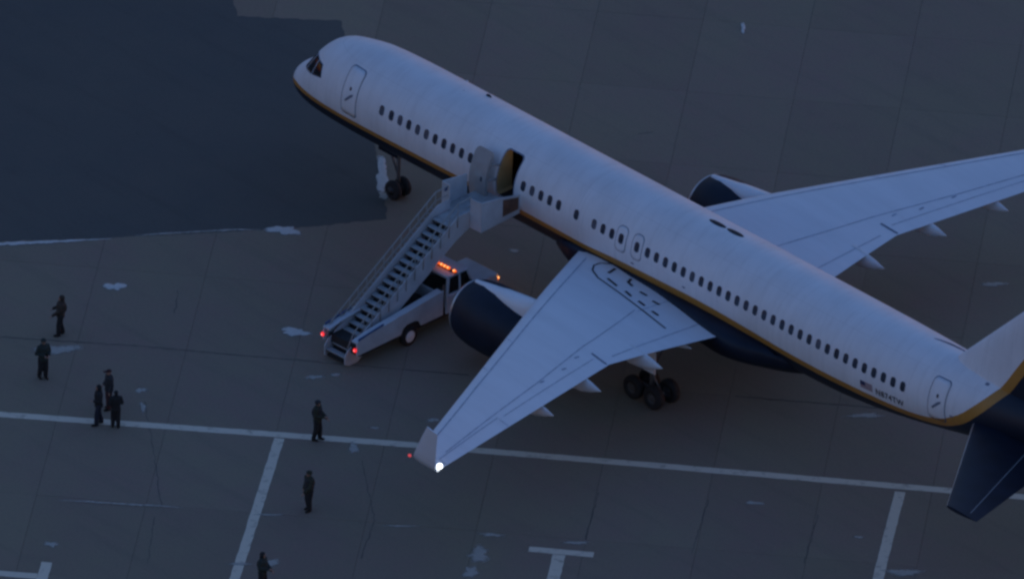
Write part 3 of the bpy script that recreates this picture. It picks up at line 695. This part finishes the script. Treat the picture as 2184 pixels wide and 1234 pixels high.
    # flap track fairings
    for y, xe, r0 in ((3.85, 26.55, .15), (6.1, 27.2, .33), (9.5, 27.25, .32), (12.5, 27.7, .29)):
        y1 = y; zt_ = wz(y)[1]; x0 = wte(y)-2.2; mb = MB(); S_ = []
        L_ = xe-x0
        for t, q_ in ((0, .05), (.08, .4), (.25, .85), (.45, 1), (.65, .86), (.82, .52), (.94, .2), (1, .03)):
            S_.append((x0+L_*t, zt_-.22-.10*math.sin(math.pi*t), r0*q_))
        V = []; n = 14
        for x, z, q_ in S_:
            for j in range(n):
                a_ = 2*math.pi*j/n; V.append((x, sgn*y+q_*.72*math.cos(a_), z+q_*1.25*math.sin(a_)))
        obj('flap_track_fairing', V, [(i*n+j, i*n+(j+1) % n, (i+1)*n+(j+1) % n, (i+1)*n+j) for i in range(len(S_)-1) for j in range(n)]+[list(range(n)), [(len(S_)-1)*n+j for j in range(n)]], 'fairing', plane, True)
    # engine
    ey, ez, ex = sgn*6.5, 2.06, 16.72
    mb = MB(); mb.lathe([(.03, 1.175), (.35, 1.30), (.9, 1.39), (1.7, 1.42), (2.6, 1.36), (3.5, 1.22), (4.3, 1.02), (4.3, .9), (3.4, 1.0), (1.2, 1.1), (.4, 1.06), (.12, 1.05)], (ex, ey, ez), 'x', 48, 0, True)
    nac = mb.build('engine_nacelle', 'navy', plane, True); smooth_angle(nac, 40)
    mb = MB(); mb.lathe([(.14, 1.215), (.06, 1.205), (.0, 1.17), (-.02, 1.12), (.0, 1.07), (.06, 1.045), (.16, 1.04), (.14, 1.10)], (ex, ey, ez), 'x', 48, 0, True)
    mb.build('inlet_lip', 'silver', nac, True)
    mb = MB(); mb.lathe([(1.15, 1.09), (1.16, .4), (.75, .02), (1.3, .0)], (ex, ey, ez), 'x', 32); mb.build('fan', 'dark', nac, True)
    mb = MB(); mb.lathe([(3.2, .85), (4.3, .82), (5.3, .62), (5.9, .45), (6.3, .05)], (ex, ey, ez+.05), 'x', 32); mb.build('exhaust_core', 'silver', nac, True)
    # white pylon saddling the cowl and running into the leading edge
    V = []; K = 12; n = 10
    for i in range(K+1):
        t = i/K; x = ex+.30+(21.0-ex-.30)*t; xx = x-ex
        rc = [1.30, 1.39, 1.42, 1.36, 1.22, 1.02][min(5, int(xx/.85))] if xx < 4.3 else .9
        hw_ = .10+.36*min(1, t*1.8)**.8-.12*max(0, t-.7)/.3
        zt_ = ez+1.26+.26*min(1, t*2.4)+max(0, t-.35)*.55
        for j in range(n+1):
            a_ = math.pi*j/n; V.append((x, ey+hw_*math.cos(a_), min(ez+math.sqrt(max(.02, 1.33**2-(hw_*.9)**2))-.12, 3.4)+(zt_-(ez+1.10))*math.sin(a_)**.75))
    pyl = obj('pylon', V, [(i*(n+1)+j, i*(n+1)+j+1, (i+1)*(n+1)+j+1, (i+1)*(n+1)+j) for i in range(K) for j in range(n)]+[list(range(n+1))], 'white', plane, True); smooth_angle(pyl, 50)
    # tailplane
    def hsec(y):
        t = (y-.2)/7.4; a_ = 38.75+(44.5-38.75)*t; b_ = 43.6+(46.15-43.6)*t; z = 4.52+(5.5-4.52)*t; c_ = b_-a_; P = []
        for f, up_, lo_ in AF: P.append((a_+c_*f, y, z+up_*.85*c_))
        for f, up_, lo_ in AF[-2:0:-1]: P.append((a_+c_*f, y, z+lo_*.85*c_))
        return P
    hs = loft([hsec(y) for y in (.2, 1.5, 3, 4.5, 6, 7.3, 7.6)], 'tailplane', ['navy', 'silver'], plane, sgn, (0, 1), lambda i, j: 1 if j in (0, 1, 19) else 0); smooth_angle(hs)
    V = []
    for i in range(13):
        y = 1.6+5.7*i/12; t = (y-.2)/7.4; a_ = 38.75+(44.5-38.75)*t; b_ = 43.6+(46.15-43.6)*t; z = 4.52+.98*t; c_ = b_-a_
        for f in (.695, .695+.035/c_): V.append((a_+c_*f, sgn*y, z+.031*.85*c_+.006))
    obj('hinge_line', V, [(2*i, 2*i+1, 2*i+3, 2*i+2) for i in range(12)], 'grey', hs)
    # main gear
    gx, gy = 24.19, sgn*3.66
    bog = empty('main_gear', (0, 0, 0)); bog.parent = plane
    mb = MB(); mb.tube([(gx, gy, .5), (gx, gy*.985, 1.6), (gx-.05, gy*.96, 3.2)], [.11, .13, .15], 12); mb.tube([(gx-.62, gy, .5), (gx+.62, gy, .5)], .10, 10)
    mb.tube([(gx, gy, 1.4), (gx-.1, gy*.55, 3.1)], .06, 8); mb.tube([(gx, gy, 1.2), (gx+.5, gy, .62)], .045, 8)
    mb.build('strut', 'strut', bog, True)
    mb = MB(); mb.bevbox(gx-.55, gx+.45, gy+sgn*.28, gy+sgn*.33, 1.45, 3.15, .02); mb.build('gear_door', 'fairing', bog)
    for dx in (-.57, .57):
        for dy in (-.43, .43):
            mb = MB(); o_ = (gx+dx, gy+dy, .5)
            mb.lathe([(-.18, .26), (-.18, .42), (-.13, .48), (-.05, .5), (.05, .5), (.13, .48), (.18, .42), (.18, .26), (.12, .24), (.10, .05), (-.10, .05), (-.12, .24)], o_, 'y', 28, 0, True)
            for i in range(len(mb.m)):
                z_ = mb.f[i]; seg = i//28; mb.m[i] = 0 if seg < 7 or seg == 11 else 1
            mb.lathe([(-.11, .22), (.11, .22)], o_, 'y', 20, 1)
            mb.build('wheel', ['tyre', 'hub'], bog, True)
# nose gear
ng = empty('nose_gear', (0, 0, 0)); ng.parent = plane
mb = MB(); mb.tube([(5.75, 0, .42), (5.72, 0, 2.6)], [.07, .10], 12); mb.tube([(5.75, -.3, .42), (5.75, .3, .42)], .05, 8); mb.tube([(5.74, 0, 1.0), (4.9, 0, 2.5)], .05, 8); mb.build('strut', 'strut', ng, True)
for sg in (-1, 1):
    mb = MB(); o_ = (5.75, sg*.27, .42)
    mb.lathe([(-.13, .2), (-.13, .35), (-.09, .40), (0, .42), (.09, .40), (.13, .35), (.13, .2)], o_, 'y', 26)
    mb.lathe([(-.135, .19), (-.11, .05), (.11, .05), (.135, .19)], o_, 'y', 20, 1); mb.build('wheel', ['tyre', 'hub'], ng, True)
    mb = MB(); mb.bevbox(4.9, 6.0, sg*.34-.015, sg*.34+.015, 1.98, 2.5, .015); mb.build('gear_door', 'navy', ng)
# fin, full height (its top is above the picture)
def fsec(z):
    t = (z-6.0)/(13.6-6.0); le = 37.1+(44.7-37.1)*t; te = 45.6+(47.4-45.6)*t; c_ = te-le
    if z < 7.2: le = min(le, 37.55+(z-6.35)*1.05) if z > 6.3 else le
    P = [(le+c_*f, up_*1.0*c_, z) for f, up_, lo_ in AF]+[(le+c_*f, -up_*1.0*c_, z) for f, up_, lo_ in AF[-2:0:-1]]
    return P
fin = loft([fsec(z) for z in (6.0, 6.4, 6.8, 7.2, 8, 9, 10.5, 12, 13.3, 13.6)], 'tail_fin', ['livery'], plane, 1, (0, 1)); smooth_angle(fin)
# lamps at the port wing tip
mb = MB(); mb.ball((28.80, -19.72, 5.02), .115, .115, .115); mb.build('strobe_lamp', 'strobe', plane, True)
mb = MB(); mb.ball((27.38, -19.98, 4.98), .075, .06, .06); mb.build('navigation_lamp', 'nav', plane, True)

# ------------------------------------------------------------------ stair truck (local frame: +Y towards the airliner, +X to its right)
TR = empty('stair_truck', (14.02, -11.1, 0), R(2.0))
tag(TR, 'white passenger stair truck with lit amber roof lamps raised to the open cabin door', 'stair truck')
XS, SL = -.17, .625
def nz(y): return .25+SL*(y-.03)
YTOP = 6.19; ZP = 4.10
NST = 20; dy = (YTOP-.03)/NST
for i in range(NST):
    y = .03+dy*i; z = nz(y+dy)-.03
    mb = MB(); mb.bevbox(XS-.5, XS+.5, y, y+.25, z-.045, z, .012); mb.box(XS-.5, XS+.5, y+.02, y+.04, z-.14, z-.046, 1)
    mb.build('step', ['tread', 'chassis'], TR)
mb = MB(); mb.prism([(0.1, -.02+.1), (YTOP, nz(YTOP)-.40), (YTOP, nz(YTOP)-.34), (0.1, .14)], 'x', XS-.52, XS+.52); mb.build('soffit', 'chassis', TR)
def side(x0, x1, lo, hi, m, name, ya=.0, yb=YTOP+.75):
    mb = MB(); mb.prism([(ya, max(.12, nz(ya)-lo)), (ya+.5, nz(ya+.5)-lo), (YTOP-.1, nz(YTOP-.1)-lo), (yb, ZP-lo*.55), (yb, ZP+hi), (YTOP+.05, ZP+hi), (ya+.15, nz(ya+.15)+hi), (ya, nz(ya)+hi-.1)], 'x', x0, x1)
    return mb.build(name, m, TR)
side(XS+.53, XS+.57, .68, .36, 'stair', 'side_panel')
side(XS-.59, XS-.55, .52, .42, 'stair', 'side_panel')
# handrails with posts
for sx, off in ((XS+.60, .0), (XS-.66, .0)):
    mb = MB()
    mb.tube([(sx, .1, nz(.1)+.55), (sx, .45, nz(.45)+.95), (sx, YTOP, ZP+.98), (sx, YTOP+.72, ZP+1.0)], .028, 8)
    mb.tube([(sx, .45, nz(.45)+.55), (sx, YTOP, ZP+.58), (sx, YTOP+.72, ZP+.6)], .018, 6)
    k = 13
    for i in range(k):
        y = .5+(YTOP-.5)*i/(k-1); mb.tube([(sx, y, nz(y)-.1), (sx, y, nz(y)+.95)], .018, 6)
    mb.build('handrail', 'rail', TR, True)
# ribbed guard along the left flank
mb = MB()
for i in range(26):
    y = .5+(YTOP-.6)*i/25; mb.box(XS-.80, XS-.67, y, y+.05, nz(y)+.28, nz(y)+.34)
mb.tube([(XS-.80, .4, nz(.4)+.36), (XS-.80, YTOP, nz(YTOP)+.36)], .03, 6); mb.build('cable_tray', 'rail', TR)
# platform and its guards
mb = MB(); mb.bevbox(-1.12, .98, 6.93, 9.07, 3.98, 4.085, .02); mb.box(XS-.5, XS+.5, YTOP-.05, 6.92, 4.0, 4.09); mb.build('platform', 'tread', TR)
mb = MB(); mb.box(-1.08, .94, 7.0, 9.0, 3.72, 3.979); mb.build('platform_frame', 'stair', TR)
mb = MB(); mb.prism([(6.9, 3.72), (9.1, 3.80), (9.1, 4.62), (8.15, 4.86), (6.9, 5.06)], 'x', .985, 1.03); g1 = mb.build('platform_guard', 'stair', TR)
mb = MB(); mb.prism([(8.12, 4.0), (9.0, 4.02), (9.0, 4.55), (8.12, 4.76)], 'x', 1.032, 1.046); mb.build('panel_insert', 'brown', g1)
mb = MB(); mb.bevbox(.42, .98, 6.88, 6.92, 3.74, 5.06, .012); mb.build('platform_guard', 'stair', TR)
mb = MB(); mb.prism([(6.9, 3.85), (8.3, 3.9), (8.3, 5.0), (6.9, 5.2)], 'x', -1.17, -1.125); mb.build('platform_guard', 'stair', TR)
mb = MB(); mb.bevbox(-1.12, -.72, 6.88, 6.92, 3.9, 5.2, .012); g2 = mb.build('platform_guard', 'stair', TR)
mb = MB(); mb.prism([(-1.0, 4.78), (-.86, 4.9), (-.82, 5.08), (-.97, 5.0)], 'y', 6.866, 6.878); mb.build('guard_slot', 'blue', g2)
# hydraulic supports
mb = MB(); mb.tube([(XS-.3, 2.2, 1.0), (XS-.3, 4.6, nz(4.6)-.4)], .06, 8); mb.tube([(XS+.3, 2.2, 1.0), (XS+.3, 4.6, nz(4.6)-.4)], .06, 8); mb.build('hydraulic_ram', 'chassis', TR, True)
mb = MB(); mb.tube([(.86, 5.05, .55), (.86, 5.05, 2.0)], .045, 8); mb.tube([(-.86, 5.05, .55), (-.86, 5.05, 2.0)], .045, 8); mb.build('support_post', 'brown', TR, True)
# chassis, skirts, wheels
mb = MB(); mb.box(-.86, .86, .35, 7.9, .55, .95); mb.build('chassis', 'chassis', TR)
sk = [(.1, .70), (.1, 1.30), (.8, 1.44), (4.95, 1.82), (4.95, .72), (3.72, .72), (3.6, .95), (3.38, 1.06), (2.92, 1.06), (2.7, .95), (2.58, .72)]
for sx in (-1, 1):
    mb = MB(); a_, b_ = sorted((sx*.90, sx*.95)); mb.prism(sk, 'x', a_, b_); s_ = mb.build('side_skirt', 'stair', TR)
    mb = MB(); a_, b_ = sorted((sx*.62, sx*.898)); mb.prism([(.12, 1.22), (.8, 1.36), (4.9, 1.74), (4.9, 1.80), (.8, 1.42), (.12, 1.28)], 'x', a_, b_); mb.build('deck', 'stair', s_)
    mb = MB(); a_, b_ = sorted((sx*.90, sx*.94)); mb.prism([(.2, 1.34), (1.6, 1.53), (1.6, 1.60), (.2, 1.43)], 'x', a_, b_); mb.build('skirt_trim', 'blue', s_)
    lx = sx*.90
    mb = MB(); mb.ball((lx, .03, .98), .085, .05, .085); tl = mb.build('tail_lamp', 'red', TR, True)
    mb = MB(); mb.ball((lx, -.015, .98), .03, .02, .03); mb.build('bulb', 'redhot', tl, True)
    for wy in (3.15, 6.75):
        mb = MB(); o_ = (sx*.80, wy, .42)
        mb.lathe([(-.12, .24), (-.13, .37), (-.08, .42), (.08, .42), (.13, .37), (.12, .24)], o_, 'x', 28)
        wh = mb.build('wheel', 'tyre', TR, True); smooth_angle(wh, 40)
        mb = MB(); mb.lathe([(-.10, .235), (-.02, .20), (.02, .20), (.10, .235)] if False else [(sx*.08, .25), (sx*.132, .245), (sx*.138, .22), (sx*.125, .19), (sx*.126, .11), (sx*.15, .09), (sx*.15, .01)], o_, 'x', 24); mb.build('rim', 'white', wh, True)
# cab with bonnet
cab = MB(); cab.bevbox(-.93, .93, 5.15, 6.75, .62, 1.46, .06); cab = cab.build('cab', 'stair', TR)
mb = MB(); mb.bevbox(-.90, .90, 6.76, 8.15, .62, 1.40, .09); mb.build('bonnet', 'stair', TR)
mb = MB(); mb.bevbox(-.86, .86, 5.25, 6.45, 2.16, 2.27, .05); rf = mb.build('roof', 'stair', cab)
for sx in (-1, 1):
    for (ya, yb, wid) in ((5.2, 5.32, .07), (6.72, 6.36, .05), (5.95, 5.93, .05)):
        mb = MB(); mb.tube([(sx*.89, ya, 1.44), (sx*.83, yb, 2.18)], wid, 6); mb.build('pillar', 'stair', cab)
    mb = MB(); mb.prism([(5.24, 1.465), (6.66, 1.465), (6.34, 2.15), (5.34, 2.15)], 'x', sx*.845-.006, sx*.845+.006); mb.build('side_window', 'cabdark', cab)
    mb = MB(); mb.ball((sx*.80, 8.14, 1.12), .10, .06, .08); hl = mb.build('indicator_lamp', 'amber', TR, True)
    mb = MB(); mb.ball((sx*.86, 8.16, 1.15), .05, .04, .05); mb.build('bulb', 'amberhot', hl, True)
    al = bpy.data.lights.new('indicator_light', 'POINT'); al.energy = .35; al.color = (1, .36, .06); al.shadow_soft_size = .06
    alo = bpy.data.objects.new('indicator_light', al); col.objects.link(alo); alo.parent = TR; alo.location = (sx*.86, 8.26, 1.2)
    mb = MB(); mb.bevbox(sx*1.0-.09, sx*1.0+.09, 6.45, 6.5, 1.5, 1.75, .015); mb.build('mirror', 'chassis', cab)
mb = MB(); mb.add([(-.84, 5.19, 1.465), (.84, 5.19, 1.465), (.80, 5.30, 2.15), (-.80, 5.30, 2.15), (-.84, 5.20, 1.465), (.84, 5.20, 1.465), (.80, 5.31, 2.15), (-.80, 5.31, 2.15)], [(0, 1, 2, 3), (4, 7, 6, 5), (0, 4, 5, 1), (2, 6, 7, 3)]); mb.build('rear_window', 'cabdark', cab)
mb = MB(); mb.add([(-.84, 6.72, 1.465), (.84, 6.72, 1.465), (.80, 6.40, 2.15), (-.80, 6.40, 2.15), (-.84, 6.71, 1.465), (.84, 6.71, 1.465), (.80, 6.39, 2.15), (-.80, 6.39, 2.15)], [(0, 1, 2, 3), (4, 7, 6, 5), (0, 4, 5, 1), (2, 6, 7, 3)]); mb.build('windscreen', 'cabdark', cab)
mb = MB(); mb.bevbox(-.88, .88, 5.66, 5.80, 2.272, 2.31, .015); bar = mb.build('light_bar', 'chassis', TR)
for xl in (-.8, -.58, -.36, -.12, .10, .28, .46, .80):
    mb = MB(); mb.ball((xl, 5.70, 2.37), .095, .075, .06); lp = mb.build('beacon_lamp', 'amber', bar, True)
    
al = bpy.data.lights.new('roof_lamp_light', 'POINT'); al.energy = .10; al.color = (1, .3, .05); al.shadow_soft_size = .3
alo = bpy.data.objects.new('roof_lamp_light', al); col.objects.link(alo); alo.parent = TR; alo.location = (.3, 5.6, 2.75)
# a bright filament in every roof lamp
for xl in (-.8, -.58, -.36, -.12, .10, .28, .46, .80):
    mb = MB(); mb.ball((xl, 5.665, 2.405), .04, .055, .035); mb.build('bulb', 'amberhot', bar, True)

# ------------------------------------------------------------------ people on the apron
def limb(mb, pts, rad, n=12):
    mb.tube(pts, rad, n)
    for p_, q_ in zip(pts, rad): mb.ball(p_, q_, q_, q_, 0, 12, 8)
def fuse(name, mb, m, parent, vox, sm=4):
    o = mb.build(name, m, None, True)
    a = o.modifiers.new('r', 'REMESH'); a.mode = 'VOXEL'; a.voxel_size = vox
    b = o.modifiers.new('s', 'SMOOTH'); b.iterations = sm; b.factor = .5
    bpy.context.view_layer.update()
    me = bpy.data.meshes.new_from_object(o.evaluated_get(bpy.context.evaluated_depsgraph_get()))
    o.modifiers.clear(); o.data = me
    for p_ in me.polygons: p_.use_smooth = True
    if not me.materials: me.materials.append(M[m])
    o.parent = parent
    return o
M['skin'] = mat('skin', (.30, .19, .14), .6)
for nm, c in dict(olive=(.028, .032, .020), black_cloth=(.012, .014, .016), darkgreen=(.020, .032, .028), charcoal=(.024, .026, .030), maroon=(.050, .018, .020), brown_cloth=(.040, .030, .022), boot=(.010, .010, .010), navy_cloth=(.012, .018, .034)).items():
    M[nm] = mat(nm, c, .85, var=.3, scale=9)
def person(loc, face, label, jacket, trousers, hat, hatm, arms, stride=.12, lean=.0, twist=0., jm=None, scale=1.0, vest=None):
    """face: heading of the nose in world radians; local +X is forward, +Y left"""
    root = empty('person', (loc[0], loc[1], 0), face); root.scale = (scale,)*3
    tag(root, label, 'person', 'people standing on the apron')
    def T(x, y, z): return (x+lean*max(0, z-.9), y, z)
    hipz = .92
    legs = []
    for s_, st in ((1, stride), (-1, -stride)):
        legs.append([T(0, s_*.095, hipz), T(st*.45+.03, s_*.105, .50), T(st-.02, s_*.11, .09)])
    sh = {1: T(0, .185, 1.44), -1: T(0, -.185, 1.44)}
    A = {}
    for s_, (el_, ha_) in zip((1, -1), arms):
        A[s_] = [sh[s_], T(el_[0], s_*el_[1], el_[2]), T(ha_[0], s_*ha_[1], ha_[2])]
    def torso(mb, g):
        for (z, rx, ry, x0) in ((.93, .115, .165, 0), (1.05, .11, .155, .005), (1.18, .115, .16, .01), (1.30, .125, .18, .005), (1.40, .115, .185, 0), (1.46, .085, .14, -.005)):
            mb.ball(T(x0, 0, z), rx+g, ry+g, .10+g*.4, 0, 16, 10)
    # body: one continuous skin
    mb = MB(); torso(mb, 0)
    limb(mb, [T(-.005, 0, 1.46), T(.015, 0, 1.58)], [.062, .055])
    mb.ball(T(.025, 0, 1.665), .098, .076, .118, 0, 18, 12); mb.ball(T(.045, 0, 1.60), .062, .055, .055)
    mb.ball(T(.122, 0, 1.648), .022, .014, .024, 0, 10, 6)
    for s_ in (1, -1): mb.ball(T(.015, s_*.078, 1.655), .020, .010, .032, 0, 10, 6)
    for lg in legs:
        limb(mb, lg, [.088, .062, .045]); f = lg[2]; limb(mb, [(f[0]-.03, f[1], .05), (f[0]+.15, f[1], .04)], [.045, .036])
    hands = {}
    for s_ in (1, -1):
        a = A[s_]; limb(mb, a, [.055, .042, .031]); dv = (Vector(a[2])-Vector(a[1])).normalized()
        h = Vector(a[2]); ax = dv; sd_ = Vector((0, 0, 1)).cross(ax); sd_ = sd_.normalized() if sd_.length > .1 else Vector((0, 1, 0)); up_ = ax.cross(sd_)
        pc = h+ax*.06; limb(mb, [h+ax*.02, pc, h+ax*.085], [.03, .036, .034])
        for k_, L_ in enumerate((.065, .078, .072, .055)):
            b_ = h+ax*.095+sd_*(.033-.022*k_); limb(mb, [b_, b_+ax*L_*.55-up_*.008, b_+ax*L_-up_*.03], [.0105, .0098, .009], 8)
        b_ = h+ax*.045+sd_*.036*s_; limb(mb, [b_, b_+ax*.03+sd_*.024*s_-up_*.008, b_+ax*.06+sd_*.03*s_-up_*.02], [.012, .011, .0095], 8)
    body = fuse('body', mb, 'skin', root, .0105, 2)
    for s_ in (1, -1):
        e = MB(); e.ball(T(.112, s_*.030, 1.675), .012, .013, .010, 0, 8, 6); e.build('eye', 'boot', body, True)
    # clothing
    mb = MB(); torso(mb, .055)
    for s_ in (1, -1): limb(mb, [A[s_][0], A[s_][1], tuple(Vector(A[s_][2])*.94+Vector(A[s_][1])*.06)], [.098, .084, .066])
    mb.ball(T(0, 0, .90), .18, .215, .14); limb(mb, [T(-.01, 0, 1.47), T(0, 0, 1.53)], [.09, .075])
    fuse('jacket', mb, jacket, root, .02, 5)
    mb = MB(); mb.ball(T(0, 0, .93), .135, .18, .11)
    for lg in legs: limb(mb, [lg[0], lg[1], (lg[2][0], lg[2][1], .13)], [.128, .106, .092])
    fuse('trousers', mb, trousers, root, .02, 4)
    for lg in legs:
        f = lg[2]; mb = MB(); limb(mb, [(f[0]-.01, f[1], .16), (f[0]-.025, f[1], .065)], [.062, .062]); limb(mb, [(f[0]-.03, f[1], .055), (f[0]+.09, f[1], .055), (f[0]+.17, f[1], .045)], [.055, .055, .042])
        b_ = fuse('boot', mb, 'boot', root, .016, 3)
    # headgear
    mb = MB()
    if hat == 'helmet':
        mb.ball(T(.012, 0, 1.705), .132, .112, .105, 0, 20, 10)
    elif hat == 'hood':
        mb.ball(T(-.01, 0, 1.68), .120, .105, .135, 0, 20, 10); mb.ball(T(-.03, 0, 1.56), .105, .11, .10)
    elif hat == 'cap':
        mb.ball(T(.015, 0, 1.725), .112, .092, .085, 0, 20, 10); mb.bevbox(T(.08, 0, 0)[0], T(.25, 0, 0)[0]+.0, -.085, .085, 1.715, 1.735, .006)
    elif hat == 'hair':
        mb.ball(T(-.005, 0, 1.71), .108, .092, .10, 0, 20, 10); mb.ball(T(-.06, 0, 1.63), .06, .075, .10)
    hb = fuse({'helmet': 'helmet', 'hood': 'hood', 'cap': 'cap', 'hair': 'hair'}[hat], mb, hatm, root, .012, 2)
    if hat in ('hair', 'cap', 'helmet', 'hood'):
        bm = bmesh.new(); bm.from_mesh(hb.data); fx = T(.075, 0, 1.66)[0]; kill = [v for v in bm.verts if v.co.x > fx and v.co.z < 1.71 and hat != 'cap' or (hat == 'cap' and v.co.z < 1.70)]
        bmesh.ops.delete(bm, geom=kill, context='VERTS'); bm.to_mesh(hb.data); bm.free()
    if vest:
        mb = MB()
        for z in (1.08, 1.2, 1.32, 1.40): mb.ball(T(0, 0, z), .195, .235, .09, 0, 18, 8)
        mb.ball(T(-.15, 0, 1.24), .09, .14, .18)
        fuse('load_vest', mb, vest, root, .02, 4)
    return root
IR = math.atan2(.7245, .6889)          # heading that points to the right of the picture
def hd(deg): return IR+R(deg)           # 0 right, 90 away from camera, 180 left, 270 towards camera
relax = ((-.03, .25, 1.16), (.06, .26, .92))
carry = ((.02, .27, 1.18), (.30, .10, 1.16))
carry2 = ((.03, .27, 1.17), (.38, .02, 1.06))
reach = ((.10, .24, 1.20), (.34, .16, .98))
hold = ((-.02, .29, 1.18), (.20, .08, 1.12))
person((5.12, -17.82), hd(188), 'person in brown-black hooded coat standing alone highest at far left', 'brown_cloth', 'black_cloth', 'hood', 'brown_cloth', (reach, carry), .10, -.04, vest='brown_cloth')
person((7.21, -20.68), hd(300), 'person in dark green jacket standing on snow at far left border', 'darkgreen', 'black_cloth', 'helmet', 'darkgreen', (carry, hold), .06, .0, vest='darkgreen')
person((11.36, -21.52), hd(190), 'person in black standing at the left of the group of three', 'black_cloth', 'navy_cloth', 'hood', 'black_cloth', (hold, relax), .12, .02)
person((11.95, -21.15), hd(100), 'person in black jacket standing at the right of the group of three', 'black_cloth', 'black_cloth', 'hair', 'black_cloth', (hold, carry), .05, .0, scale=.92)
person((10.72, -20.38), hd(200), 'person in peaked cap and maroon trousers behind the other two of the group', 'charcoal', 'maroon', 'cap', 'maroon', (relax, hold), .06, .0)
person((17.89, -15.85), hd(-20), 'person in olive jacket standing on the long painted line with forearms forward', 'olive', 'black_cloth', 'helmet', 'charcoal', (carry2, carry), .09, -.02, vest='charcoal')
person((21.71, -19.89), hd(215), 'person in olive-black clothes with arm lowered between long line and bottom edge', 'olive', 'black_cloth', 'helmet', 'olive', (reach, relax), .05, .0, vest='charcoal')
person((25.15, -25.6), hd(-25), 'dark clothed person cut off by the bottom edge of the picture', 'darkgreen', 'black_cloth', 'hood', 'black_cloth', (carry2, carry), .08, .0, vest='darkgreen')
